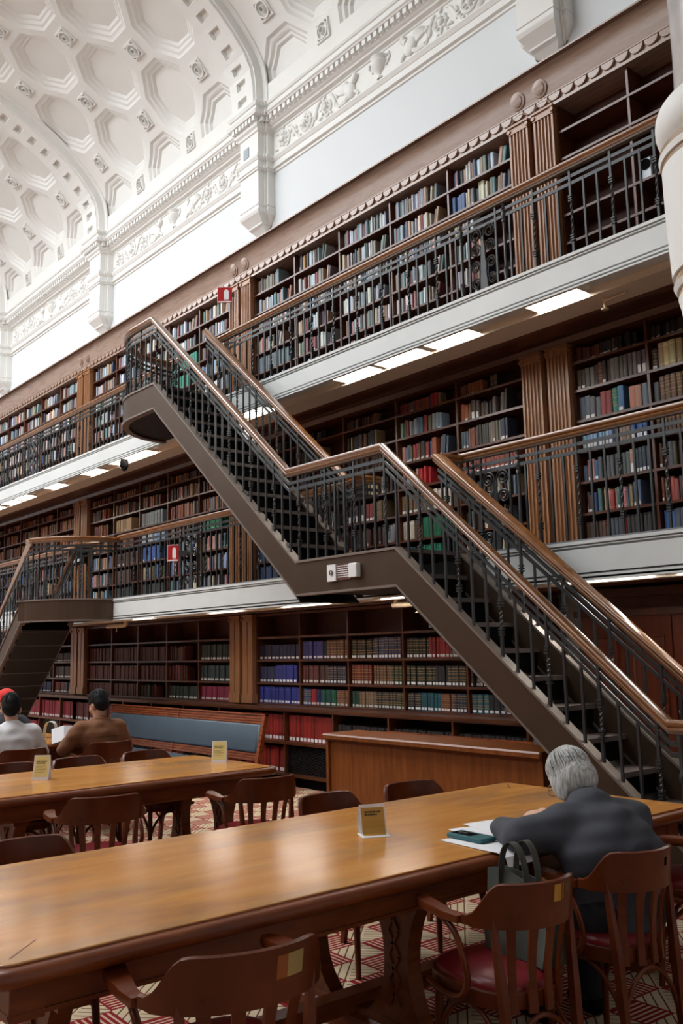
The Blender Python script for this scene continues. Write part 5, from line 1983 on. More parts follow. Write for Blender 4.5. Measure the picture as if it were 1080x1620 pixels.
# --- upright reader used for the man in brown and the one in white
def sitter(x, y, deg, label, shirt, skin, hairm, top, lean, pitch, yaw, arms, scale=1.0, collar=False, cap=False, hair_style='short'):
    Wm = base4(x, y, deg)
    t = thing('person', label, 'person', (x, y, 0), 'seated readers')
    dz = top - 1.27
    Hc = Vector((lean * 0.62 + 0.02, 0, 1.145 + dz))
    hp, Pq, Rq = head_prims(Hc, None, pitch)
    # turn the head on the neck
    Y = Matrix.Rotation(R(yaw), 3, 'Z')

    def turn(v):
        return Hc + Y @ (Vector(v) - Hc)
    hp2 = []
    for q in hp:
        if q[0] == 'c':
            hp2.append(('c', turn(q[1]), q[2], turn(q[3]), q[4]))
        else:
            hp2.append(('e', turn(q[1]), q[2], Y @ q[3]))
    Ph = lambda a, b, c: turn(Pq(a, b, c))
    Rh = Y @ Rq
    body = hp2 + [('c', (lean * 0.46, 0, 1.0 + dz), 0.052, Hc + Vector((-0.02, 0, -0.06)), 0.052)]
    body += [('c', (0, 0, 0.56), 0.14, (lean * 0.4, 0, 0.86 + dz), 0.10)]
    for s in (-1, 1):
        body += [('c', (0.02, s * 0.09, 0.53), 0.09, (0.42, s * 0.12, 0.50), 0.065), ('c', (0.42, s * 0.12, 0.50), 0.058, (0.40, s * 0.12, 0.09), 0.042), ('c', (0.39, s * 0.12, 0.05), 0.04, (0.52, s * 0.14, 0.035), 0.03)]
    S0 = lambda s: Vector((lean * 0.42, s * 0.185, 0.955 + dz))
    for s, e, w_ in arms:
        body += [('c', S0(s), 0.055, e, 0.042), ('c', e, 0.04, w_, 0.027)]
    hq = []
    for s, e, w_ in arms:
        hand(hq, w_, (Vector(w_) - Vector(e)).normalized() * 0.8 + Vector((0.2, 0, 0.1)), (0.1, -s, 0.5), curl=1.0)
    blob('body', body + hq, 0.0095, skin, t, 3, Wm)
    sh = [('c', (-0.01, 0, 0.52), 0.150, (lean * 0.25, 0, 0.75), 0.150), ('c', (lean * 0.25, 0, 0.75), 0.150, (lean * 0.42, 0, 0.93 + dz), 0.125), ('e', (lean * 0.1, 0, 0.60), (0.145, 0.19, 0.14)), ('e', (lean * 0.32, 0, 0.83), (0.138, 0.205, 0.15)),
          ('c', (lean * 0.42, -0.13, 0.935 + dz), 0.088, (lean * 0.42, 0.13, 0.935 + dz), 0.088), ('e', (lean * 0.36, 0, 0.88 + dz), (0.125, 0.215, 0.11)), ('c', (lean * 0.45, -0.03, 0.985 + dz), 0.075, (lean * 0.45, 0.03, 0.985 + dz), 0.075), ('c', (lean * 0.42, 0, 0.96 + dz), 0.092, (lean * 0.47, 0, 1.012 + dz), 0.068)]
    for s, e, w_ in arms:
        ev, wv = Vector(e), Vector(w_)
        sh += [('c', S0(s) + Vector((0, -s * 0.012, -0.02)), 0.088, e, 0.066), ('c', e, 0.060, ev.lerp(wv, 0.78), 0.044)]
    sm = blob('shirt', sh, 0.012, shirt, t, 20, Wm, (0.0035, 40, 0))
    if collar:
        cb = MB()
        ring = []
        for z, r in ((0.985, 0.080), (1.03, 0.068), (1.034, 0.072), (0.998, 0.088)):
            ring.append([Wm @ Vector((lean * 0.47 + r * math.cos(2 * math.pi * k / 20) - (z - 1) * 0.1, r * 0.95 * math.sin(2 * math.pi * k / 20), z + dz + 0.006)) for k in range(20)])
        cb.rings(ring, False, False)
        cb.build('collar', shirt, sm, 60)
        yk = MB()
        yk.tube([Wm @ Vector((lean * 0.33 - 0.138 + 0.02 * abs(q) ** 2, q * 0.19, 0.885 + dz)) for q in [i / 6 - 1 for i in range(13)]], 0.004, 6)
        yk.build('yoke_seam', shirt, sm, 60)
    tr = [('e', (0.02, 0, 0.52), (0.16, 0.18, 0.085))]
    for s in (-1, 1):
        tr += [('c', (0.03, s * 0.10, 0.54), 0.10, (0.42, s * 0.125, 0.505), 0.08), ('c', (0.42, s * 0.125, 0.505), 0.078, (0.40, s * 0.12, 0.11), 0.06)]
    blob('trousers', tr, 0.016, M['trouser'], t, 5, Wm)
    for s in (-1, 1):
        blob('shoe', [('c', (0.38, s * 0.12, 0.045), 0.045, (0.55, s * 0.14, 0.035), 0.034)], 0.012, M['black'], t, 3, Wm)
    hb = [('e', Ph(-0.020, 0, 0.052), (0.104, 0.084, 0.088), Rh), ('e', Ph(-0.046, 0, 0.012), (0.074, 0.080, 0.080), Rh), ('e', Ph(0.035, 0, 0.085), (0.055, 0.066, 0.040), Rh), ('e', Ph(-0.058, 0, -0.03), (0.044, 0.062, 0.040), Rh)]
    hr = blob('hair', hb, 0.009, hairm, t, 2, Wm)

    def crop(rr):
        a = rr.uniform(-math.pi, math.pi)
        pts = []
        L = rr.uniform(0.5, 1.0)
        t0 = rr.uniform(0.0, 0.9)
        for k in range(5):
            th = t0 + k / 4 * 0.75 * L
            pts.append((-0.02 - 0.108 * math.sin(th) * math.cos(a), 0.088 * math.sin(th) * math.sin(a), 0.052 + 0.094 * math.cos(th)))
        return pts, rr.uniform(0.8, 1.5)
    strands('locks', Ph, Rh, crop, hairm, hr, Wm, 140, 0.0042, 9)
    eyes(t, Ph, Wm, None)
    if cap:
        cb = [('e', Ph(-0.012, 0, 0.075), (0.112, 0.096, 0.082), Rh)]
        cp = blob('cap', cb, 0.008, M['cap_red'], t, 2, Wm)
        b = MB()
        b.tube([Wm @ Ph(-0.012 + 0.110 * math.cos(2 * math.pi * k / 24), 0.094 * math.sin(2 * math.pi * k / 24), 0.055) for k in range(25)], 0.012, 8)
        b.build('cap_band', M['cap_red'], cp, 60)
    return t, Wm


sitter(-8.03, 3.81, 172, 'dark-haired person in a brown shirt reading an open book', M['shirt_brown'], M['skin_tan'], M['hair_black'], 1.228, 0.10, 24, 24,
       [(1, (0.13, 0.30, 0.72), (0.37, 0.20, 0.80)), (-1, (0.13, -0.29, 0.70), (0.37, -0.16, 0.79))], collar=True)
sitter(-8.03, 3.00, 176, 'dark-haired person in a white long-sleeved top seen from behind', M['shirt_white'], M['skin'], M['hair_black'], 1.236, 0.10, 14, -16,
       [(1, (0.14, 0.30, 0.72), (0.40, 0.16, 0.79)), (-1, (0.14, -0.30, 0.72), (0.40, -0.14, 0.79))])
sitter(-9.98, 3.62, 0, 'person in a red cap, almost hidden beyond the reader in white', M['shirt_charcoal'], M['skin'], M['hair_black'], 1.205, 0.08, 10, 0,
       [(1, (0.14, 0.27, 0.72), (0.40, 0.12, 0.79)), (-1, (0.14, -0.27, 0.72), (0.40, -0.12, 0.79))], cap=True)

# book in the hands of the reader in brown
t = thing('open_book', 'open pale book held up by the reader in brown', 'book', (-8.47, 3.62, 0.79))
c = Vector((-8.44, 3.64, 0.785))
for s in (-1, 1):
    b = MB()
    dx = Vector((-0.35, 0.12, 0.55)).normalized()      # up the page
    ay = Vector((0.25, 0.93, 0.10)).normalized()       # across the spread
    az = dx.cross(ay).normalized()
    ay2 = (ay + az * (0.35 * s)).normalized()
    n2 = dx.cross(ay2).normalized()
    b.obox(c + ay2 * s * 0.058 + dx * 0.075, ay2, dx, n2, 0.058, 0.078, 0.006)
    pg = b.build('page_block', M['paper'], t)
    MB().obox(c + ay2 * s * 0.060 + dx * 0.075 - n2 * (-0.008 if n2.x < 0 else 0.008), ay2, dx, n2, 0.062, 0.082, 0.0018).build('cover', plain('dark_cover', rgb(58, 56, 66), 0.5), t)
t = thing('folded_leaflet', 'small violet leaflet lying on the far table by the open book', 'leaflet', (-8.75, 3.72, 0.761))
MB().prism([(-8.80, 3.66), (-8.68, 3.64), (-8.66, 3.74), (-8.78, 3.76)], 'z', 0.7605, 0.7635).build('leaf', plain('violet_paper', rgb(120, 110, 190), 0.6), t)
MB().prism([(-8.80, 3.66), (-8.68, 3.64), (-8.675, 3.665), (-8.795, 3.685)], 'z', 0.7635, 0.765).build('fold', M['paper'], t)


# ================================================================ books
BR = lambda P, f: [(n, tuple(min(250, q * f + 14) for q in c)) for n, c in P]
PALE = [('grey', (150, 154, 158)), ('slate', (104, 114, 124)), ('pale blue', (160, 178, 190)), ('white', (214, 214, 210)), ('tan', (168, 142, 114)), ('fawn', (150, 126, 106)), ('teal', (70, 108, 110)),
        ('grey', (126, 128, 130)), ('rose', (156, 104, 104)), ('navy', (44, 54, 84)), ('brown', (108, 80, 62)), ('cream', (200, 186, 160)), ('pale blue', (140, 160, 174)), ('black', (38, 38, 42)), ('dull red', (120, 56, 56)), ('grey green', (88, 106, 98)), ('grey', (172, 176, 178)), ('pale grey', (186, 186, 184))]
PALE = BR(PALE, 1.12)
BROWN = [('brown', (98, 62, 42)), ('brown', (120, 80, 56)), ('tan', (150, 116, 84)), ('maroon', (92, 36, 32)), ('russet', (132, 66, 36)), ('black', (34, 30, 30)), ('grey', (112, 108, 104)), ('olive', (74, 70, 48)), ('fawn', (162, 138, 112)), ('red', (136, 40, 36)), ('slate', (76, 86, 96)), ('orange', (158, 88, 44))]
DULL = [('dark brown', (58, 38, 28)), ('black', (30, 26, 26)), ('brown', (84, 56, 40)), ('grey', (98, 96, 94)), ('maroon', (74, 30, 28)), ('navy', (34, 40, 62)), ('olive', (58, 56, 40))]
MIXED = [('grey', (130, 130, 130)), ('brown', (104, 72, 52)), ('slate', (88, 104, 120)), ('pale blue', (130, 156, 178)), ('cream', (196, 180, 150)), ('red', (140, 44, 44)), ('black', (34, 34, 36)), ('teal', (60, 96, 100)), ('rose', (176, 118, 112)), ('tan', (160, 130, 98)), ('blue', (62, 88, 140)), ('olive', (80, 80, 58))]
MIXED = BR(MIXED, 1.08)
ORANGE = [('brown', (112, 62, 40)), ('russet', (146, 76, 44)), ('orange', (170, 98, 54)), ('tan', (168, 128, 88)), ('dark brown', (70, 42, 32)), ('maroon', (104, 42, 36)), ('black', (36, 32, 30)), ('grey', (122, 118, 112))]
S = lambda n, c: [(n, c)]
NAVY, ROYAL, RED, CRIM, GREEN = S('navy', (34, 40, 80)), S('royal blue', (44, 54, 140)), S('bright red', (150, 34, 28)), S('crimson', (132, 28, 44)), S('dark green', (30, 48, 40))
EMER = S('emerald green', (20, 118, 84))
MAR = S('dark maroon', (82, 32, 24))

# (level, bay, column, row): list of runs (palette, how many or fraction, label, bands, height factor)
SP = {}


def sp(lv, bay, col, row, *runs):
    SP[(lv, bay, col, row)] = runs


L = 'tag'
# ground floor, behind the desk: bound sets with white call number tags
sp(1, 'C', 0, 1, (NAVY, 10, L, 0, .72)); sp(1, 'C', 0, 2, (NAVY, 5, L, 0, .78), (ROYAL, 7, L, 1, .86)); sp(1, 'C', 0, 3, (ROYAL, 13, L, 1, .90))
sp(1, 'C', 1, 1, (S('violet blue', (62, 60, 130)), 6, L, 1, .84), (S('black', (28, 28, 34)), 1, L, 0, .8), (S('brown', (104, 66, 46)), 6, L, 2, .86))
sp(1, 'C', 1, 2, (S('maroon', (96, 44, 40)), 6, L, 1, .82), (S('dark brown', (76, 44, 40)), 3, L, 1, .82), (S('navy', (40, 44, 68)), 7, L, 2, .80))
sp(1, 'C', 1, 3, (S('blue', (44, 68, 120)), 3, L, 2, .84), (S('scarlet', (166, 30, 38)), 2, L, 0, .84), (S('navy', (34, 46, 90)), 2, L, 1, .83), (S('green', (26, 92, 74)), 5, L, 1, .84), (S('russet', (134, 82, 66)), 4, L, 2, .82))
sp(1, 'C', 2, 1, (S('black and gold', (44, 38, 30)), 8, L, 2, .84), (S('slate blue', (58, 66, 100)), 8, L, 2, .9), (S('slate blue', (58, 66, 100)), 1, L, 2, .9))
sp(1, 'C', 2, 2, (S('brick red', (116, 36, 28)), 8, L, 2, .86), (S('gap', None), 1, 0, 0, 0), (S('brown', (112, 76, 60)), 7, L, 2, .82), (S('bottle green', (48, 62, 44)), 5, L, 2, .82))
sp(1, 'C', 2, 3, (S('green', (36, 74, 58)), 3, L, 1, .8), (S('fawn', (134, 108, 92)), 6, L, 2, .80), (S('charcoal', (50, 52, 56)), 7, L, 2, .8), (S('bottle green', (58, 70, 50)), 3, L, 2, .8))
sp(1, 'C', 3, 1, (S('bottle green', (34, 46, 38)), 7, L, 2, .82), (S('scarlet', (160, 30, 34)), 6, L, 1, .84), (S('brown', (96, 52, 40)), 2, L, 1, .8), (S('teal', (50, 92, 104)), 3, L, 1, .8))
sp(1, 'C', 3, 2, (S('dark green', (40, 50, 42)), 9, L, 2, .80), (S('black', (34, 34, 36)), 4, L, 1, .8), (S('charcoal', (60, 58, 56)), 5, L, 2, .8))
sp(1, 'C', 3, 3, (S('black and blue', (34, 46, 62)), 4, L, 2, .8), (S('teal', (30, 92, 104)), 6, L, 1, .82), (S('russet', (140, 78, 54)), 4, L, 2, .82), (S('navy', (46, 52, 74)), 4, L, 2, .82))
sp(1, 'C', 4, 1, (S('dark brown', (60, 44, 38)), 9, L, 2, .8)); sp(1, 'C', 4, 2, (S('black', (36, 36, 40)), 8, L, 2, .8)); sp(1, 'C', 4, 3, (S('teal', (48, 98, 116)), 3, L, 2, .82), (S('black', (30, 34, 40)), 3, L, 1, .82), (S('maroon', (104, 26, 34)), 6, L, 0, .7))
for c in range(3):
    for r_ in (1, 2, 3):
        sp(1, 'B', c, r_, (MAR, 15, 0, 0, .84))
sp(1, 'B', 2, 3, (MAR + S('olive', (50, 52, 36)), 14, 0, 0, .82))
sp(1, 'B', 3, 1, (S('maroon', (100, 40, 36)) + S('brown', (110, 74, 50)) + S('dark green', (38, 54, 46)), 13, 0, 0, .84)); sp(1, 'B', 3, 2, (CRIM + MAR + S('dark green', (28, 56, 50)), 12, 0, 0, .86)); sp(1, 'B', 3, 3, (GREEN, 16, L, 1, .78))
sp(1, 'B', 4, 1, (GREEN, 17, L, 1, .84)); sp(1, 'B', 4, 2, (S('dark teal', (34, 56, 58)), 17, L, 1, .84)); sp(1, 'B', 4, 3, (S('cerise', (140, 36, 66)), 15, L, 0, .82))
sp(1, 'A', 4, 1, (S('black', (30, 30, 34)), 9, L, 0, .6)); sp(1, 'A', 4, 2, (S('charcoal', (60, 52, 48)), 11, L, 0, .8)); sp(1, 'A', 4, 3, (S('red', (140, 40, 36)), 2, L, 0, .8), (S('brown', (112, 72, 56)), 4, L, 0, .8), (S('slate', (60, 72, 84)), 5, L, 1, .8))
sp(1, 'A', 3, 3, (NAVY, 10, L, 0, .8))
# lower gallery beyond the pilasters
sp(2, 'D', 0, 0, (S('russet', (104, 52, 34)), 5, 0, 0, .9), (DULL, 6, L, 0, .9), (S('black', (34, 30, 30)), 4, 0, 1, .95))
sp(2, 'D', 0, 1, (S('brown', (84, 66, 46)), 2, L, 0, .8), (S('grey', (136, 132, 130)), 2, 0, 0, .8), (S('dark brown', (70, 42, 36)), 1, 0, 1, .85), (S('russet', (120, 56, 38)), 1, 0, 2, .9), (S('dark brown', (60, 38, 36)), 2, 0, 1, .9), (S('grey', (112, 104, 102)), 6, 0, 0, .92), (S('mauve', (96, 84, 92)), 2, 'big', 0, .92))
sp(2, 'D', 0, 2, (S('slate', (92, 104, 116)), 2, 0, 0, .86), (S('mauve', (110, 100, 112)), 1, L, 0, .8), (S('grey', (92, 96, 100)), 1, 0, 0, .74), (S('red', (146, 46, 44)), 2, 0, 0, .86), (S('emerald green', (22, 112, 94)), 1, 0, 2, .9), (S('blue', (70, 116, 160)), 1, L, 0, .92), (S('gap', None), 1, 0, 0, 0), (S('rose', (176, 120, 100)), 2, 0, 0, .8), (S('blue grey', (110, 134, 152)), 1, 0, 0, .8))
sp(2, 'D', 0, 3, (S('pale blue', (150, 186, 216)) + S('white', (210, 216, 222)) + S('sky blue', (110, 160, 206)), 11, 'big', 0, .9), (S('fawn', (160, 140, 124)), 3, 0, 0, .8), (S('blue', (64, 104, 168)), 4, 'big', 0, .84))
sp(2, 'D', 0, 4, (S('blue grey', (96, 120, 150)), 1, 0, 0, .6), (S('pink', (190, 132, 132)), 2, 0, 0, .8), (S('blue', (56, 110, 150)), 1, 0, 0, .7), (S('slate', (90, 96, 98)), 8, 0, 0, .8), (S('patterned rose', (178, 140, 122)), 1, 'big', 1, .86), (S('black and blue', (44, 60, 76)), 4, L, 1, .86))
sp(2, 'D', 0, 5, (S('grey', (110, 114, 122)), 1, 'big', 0, .85), (S('brown', (96, 66, 54)), 1, 0, 0, .7), (S('blue', (60, 84, 150)), 1, 0, 0, .8), (MIXED, 12, 0, 1, .82), (S('blue', (90, 120, 150)), 2, 0, 0, .9))
sp(2, 'D', 0, 6, (S('brown', (92, 66, 54)), 5, 0, 1, .8), (S('red', (150, 32, 44)), 1, 0, 0, .85), (S('slate', (76, 84, 92)), 3, 0, 0, .85), (S('red', (156, 34, 46)), 1, 0, 0, .85), (S('charcoal', (60, 58, 56)), 7, 0, 1, .88))
sp(2, 'D', 1, 0, (S('dark brown', (66, 46, 36)) + S('black', (40, 38, 34)), 10, L, 0, .9))
sp(2, 'D', 1, 1, (S('black', (40, 36, 32)), 1, 0, 2, .8), (S('cream', (206, 184, 140)), 4, 0, 1, .95), (S('brown', (120, 92, 56)), 1, 0, 2, .9), (S('blue green', (96, 136, 140)), 1, 0, 0, .92), (S('tan', (176, 136, 92)), 1, 0, 0, .9), (S('russet', (128, 74, 46)), 3, 0, 1, .9))
sp(2, 'D', 1, 2, (S('slate', (76, 84, 88)), 1, 0, 0, .7), (S('gilt brown', (112, 78, 50)), 12, 0, 2, .86))
sp(2, 'D', 1, 3, (S('gilt brown', (104, 76, 54)), 12, 0, 2, .84))
sp(2, 'D', 1, 4, (BROWN, 14, 0, 0, .86)); sp(2, 'D', 1, 5, (S('russet', (150, 96, 80)) + S('cream', (190, 172, 142)) + S('salmon', (186, 96, 84)), 5, 0, 0, .84), (MIXED, 8, 0, 0, .8))
sp(2, 'D', 1, 6, (S('cornflower blue', (74, 118, 180)), 2, 0, 0, .86), (S('slate', (90, 104, 116)), 3, 0, 0, .86), (S('pale blue', (140, 166, 186)), 6, 0, 0, .86))
# lower gallery behind the landing
sp(2, 'C', 3, 0, (S('brick red', (134, 40, 32)), 4, 0, 1, .82), (S('slate', (84, 96, 110)), 1, 0, 0, .82), (S('russet', (140, 62, 40)), 5, 0, 1, .84), (S('violet', (74, 66, 110)), 1, 0, 0, .9), (S('scarlet', (184, 36, 40)), 2, 0, 0, .95), (S('tan', (160, 132, 90)), 2, 0, 0, .9))
sp(2, 'C', 3, 1, (S('pale green', (140, 168, 156)), 2, 0, 0, .8), (MIXED, 14, 0, 0, .84), (S('red', (150, 50, 44)), 3, 0, 0, .9))
sp(2, 'C', 3, 2, (MIXED, 13, L, 0, .8), (S('orange', (176, 98, 60)), 2, 0, 0, .84), (S('slate', (84, 100, 116)), 4, 0, 0, .86))
sp(2, 'C', 3, 3, (MIXED, 10, 0, 0, .8), (S('scarlet', (190, 40, 44)), 5, 0, 0, .82))
sp(2, 'C', 3, 4, (S('brown', (118, 92, 74)), 9, L, 2, .82), (S('white', (214, 208, 196)), 6, 0, 1, .86))
sp(2, 'C', 3, 5, (S('white', (208, 200, 186)), 4, 0, 1, .82), (S('brown', (110, 80, 62)), 3, 0, 0, .8), (EMER, 11, 0, 1, .88))
sp(2, 'C', 3, 6, (S('teal', (34, 76, 96)), 7, 0, 1, .82), (S('emerald green', (30, 132, 104)), 9, 0, 1, .84))
sp(2, 'C', 4, 0, (S('russet', (126, 70, 40)), 4, 0, 0, .8), (S('orange', (166, 92, 40)), 6, 0, 0, .85), (S('gap', None), 2, 0, 0, 0), (S('black', (38, 34, 32)), 5, 0, 2, .95))
sp(2, 'C', 4, 1, (S('orange', (166, 84, 40)), 2, 0, 0, .8), (S('tan', (138, 110, 80)), 1, 0, 0, .8), (S('mauve', (96, 78, 78)), 2, 'big', 0, .9), (DULL, 5, 0, 0, .7), (S('grey', (108, 100, 94)), 4, 0, 0, .8), (S('charcoal', (62, 58, 56)), 2, 'big', 0, .95), (S('red', (150, 60, 48)), 1, 0, 0, .95))
sp(2, 'C', 4, 2, (S('slate', (80, 100, 112)), 3, 0, 0, .72), (S('russet', (140, 76, 56)), 4, 0, 0, .8), (S('charcoal', (64, 60, 54)), 5, 0, 1, .84), (S('grey', (124, 116, 104)), 5, 0, 0, .84), (S('navy', (44, 52, 76)), 3, L, 0, .86))
sp(2, 'C', 4, 3, (S('brick red', (150, 76, 64)), 12, L, 1, .8))
for r_ in range(3):
    sp(2, 'C', 0, r_, (DULL, 16, 0, 0, .84)); sp(2, 'C', 1, r_, (DULL + BROWN[:3] + NAVY, 12, 0, 0, .84)); sp(2, 'C', 2, r_, (DULL + BROWN[:4], 15, 0, 0, .84))
for r_ in (5, 6):
    sp(2, 'C', 0, r_, (S('steel blue', (60, 84, 120)), 14, 0, 1, .88))
sp(2, 'C', 2, 4, (S('black', (36, 34, 34)), 5, 'big', 0, .8), (S('red', (140, 50, 46)), 2, L, 0, .8), (S('gilt brown', (110, 90, 66)), 4, 0, 2, .85))
# lower gallery by the small red sign
sp(2, 'B', 2, 2, (S('grey', (136, 138, 138)), 22, 0, 1, .86)); sp(2, 'B', 2, 3, (S('white', (200, 206, 212)), 6, 0, 0, .8), (S('pale blue', (150, 178, 204)), 7, 0, 0, .84))
sp(2, 'B', 2, 4, (S('cornflower blue', (66, 104, 176)), 13, 0, 0, .92)); sp(2, 'B', 4, 3, (S('emerald green', (30, 128, 88)), 15, 0, 1, .9)); sp(2, 'B', 1, 4, (S('brown', (98, 72, 62)), 15, 0, 1, .84)); sp(2, 'B', 1, 5, (S('brown', (94, 68, 58)), 15, 0, 1, .84)); sp(2, 'B', 2, 6, (S('charcoal', (62, 66, 66)), 12, 0, 1, .84)); sp(2, 'B', 1, 2, (S('tan', (172, 138, 94)), 12, 0, 0, .84)); sp(2, 'B', 1, 6, (S('charcoal', (56, 60, 58)), 10, 0, 1, .84))
# upper gallery
sp(3, 'C', 1, 0, (S('navy', (44, 66, 116)), 2, 'big', 0, .98), (S('black', (40, 40, 48)), 1, 0, 0, .98), (S('gold', (176, 132, 54)), 2, 0, 0, .9), (PALE, 12, 0, 0, .9))
sp(3, 'C', 0, 0, (S('grey', (134, 130, 126)) + S('fawn', (150, 130, 116)), 13, 0, 0, .82), (S('pale blue', (150, 170, 180)), 2, 0, 0, .9))
sp(3, 'C', 4, 1, (S('blue', (70, 100, 150)), 4, 0, 0, .8), (S('cream', (206, 200, 176)), 3, 0, 0, .84), (S('slate', (96, 110, 116)), 2, 0, 0, .86), (S('cream', (224, 224, 196)), 2, 0, 0, 1.1), (PALE, 9, 0, 0, .86))
sp(3, 'C', 0, 4, (S('slate', (94, 112, 118)), 14, 0, 0, .9)); sp(3, 'C', 0, 6, (S('teal', (80, 120, 124)), 12, 0, 0, .8))
for r_ in (2, 3):
    sp(3, 'B', 3, r_, (S('emerald green', (40, 140, 116)), 14, 0, 1, .84)); sp(3, 'B', 4, r_, (MIXED, 14, 0, 0, .84))

books = []
rb = random.Random(21)


def add_run(lv, bay, col, row, x0, x1, z, hh, yf, runs, fill):
    x = x0 + 0.012
    end = x0 + (x1 - x0) * fill
    out = []
    total = sum(r_[1] for r_ in runs)
    sets = total > 8 and all(len(r_[0]) == 1 for r_ in runs)
    for pal, cnt, lab, band, hf in runs:
        if pal[0][1] is None:
            x += 0.05 * cnt
            continue
        run_w = None
        if len(pal) == 1:
            run_w = (end - x0) / max(total, 6) * rb.uniform(0.94, 1.02) if sets else rb.uniform(0.026, 0.05)
            run_w = min(run_w, 0.085)
        for k in range(cnt):
            nm, c = pal[rb.randrange(len(pal))]
            w = run_w * rb.uniform(0.96, 1.03) if run_w else rb.uniform(0.018, 0.05)
            if x + w > end:
                break
            h = hh * hf * (rb.uniform(0.985, 1.015) if run_w and sets else rb.uniform(0.86, 1.04))
            h = min(h, hh * 0.985)
            f = rb.uniform(0.88, 1.1)
            c2 = tuple(min(255, q * f * rb.uniform(0.96, 1.04)) for q in c)
            out.append(dict(lv=lv, bay=bay, col=col, row=row, x=x, w=w * 0.965, z=z, h=h, y=yf + rb.uniform(0.0, 0.02 if sets else 0.045), d=min(0.19, h * 0.72), c=rgb(*c2), nm=nm, lab=lab if lab else ('tag' if rb.random() < 0.12 and lv > 1 else 0), band=band, lean=0.0))
            x += w
    # a loose end: the last few books slump
    if out and not sets and x < x1 - 0.12 and rb.random() < 0.5 and lv > 1:
        a = rb.uniform(0.06, 0.2)
        n = rb.randint(2, 4)
        for i, b_ in enumerate(out[-n:]):
            b_['lean'] = a
            b_['x'] += math.sin(a) * b_['h'] + 0.004 + 0.003 * i
    out = [b_ for b_ in out if b_['x'] + b_['w'] < x1 - 0.004]
    for i, b_ in enumerate(out):
        b_['i'] = i
    books.extend(out)


for lv in (3, 2, 1):
    rows = ROWS[lv]
    for bay in ('D', 'C', 'B', 'A', 'Z'):
        if lv == 1 and bay == 'D':
            continue
        x0, x1, n = BAYS[bay]
        w = (x1 - x0) / n
        for col in range(n):
            for row, z in enumerate(rows):
                zt = (rows[row - 1] - 0.024) if row else TOP[lv] - (0.03 if lv == 2 else 0.0)
                hh = zt - z - 0.008
                a, b_ = x0 + col * w + 0.012, x0 + (col + 1) * w - 0.012
                key = (lv, bay, col, row)
                if lv == 3 and bay == 'D':
                    continue
                if lv == 1 and row == 0:
                    continue
                if lv == 2 and bay == 'D' and col == 0:
                    fill = 0.97
                elif lv == 1:
                    fill = 0.985 if (bay, col) != ('C', 0) or row == 3 else 0.97
                else:
                    fill = rb.uniform(0.62, 0.98) if lv == 3 else rb.uniform(0.6, 0.95)
                if lv == 3 and bay == 'C' and col == 4 and row > 1:
                    fill = rb.uniform(0.25, 0.55)
                if lv == 3 and bay == 'C' and col == 3 and row in (0, 1):
                    fill = 0.75
                if key in SP:
                    runs = SP[key]
                elif lv == 3:
                    runs = [(PALE, 30, 0, 0, 0.84)]
                elif lv == 2:
                    runs = [((ORANGE if bay in 'BA' and row < 4 else MIXED) if bay != 'C' else (DULL + MIXED[:5]), 30, 0, 0, 0.83)]
                else:
                    runs = [(DULL, 16, 'tag', 0, 0.8)]
                add_run(lv, bay, col, row, a, b_, z, hh, 6.865, runs, fill)
# low cases: tall red sets
wL = (BAYS['C'][1] - BAYS['C'][0]) / 5
for bay in 'CBA':
    for col in range(5 if bay == 'C' else 6):
        a = BAYS[bay][0] + col * wL + 0.012
        b_ = a + wL - 0.024
        if col == 5:
            b_ = BAYS[bay][1] + 0.5
        for row, (z, hh) in enumerate(((0.515, 0.335), (0.15, 0.325))):
            if (bay, col) in GR and row == 1:
                continue
            if bay == 'C':
                if col > 1:
                    runs = [(S('black', (34, 34, 36)), 14, 0, 0, .7)]
                else:
                    runs = [(S('bright red', (150, 36, 26)), (13, 12)[col], 'tag', 0, .90)]
            elif bay == 'B':
                runs = [(S('bright red', (146, 40, 30)), 13, 'tag', 0, .86)] if row else [(S('dark maroon', (90, 30, 34)), 12, 'tag', 0, .84)]
            else:
                runs = [(S('crimson', (140, 32, 52)), 11, 'tag', 0, .84)]
            add_run(0, bay, col, row, a, b_, z, hh, 6.64, runs, 0.985)

GOLD = rgb(176, 140, 76)
TAGC = rgb(226, 224, 220)


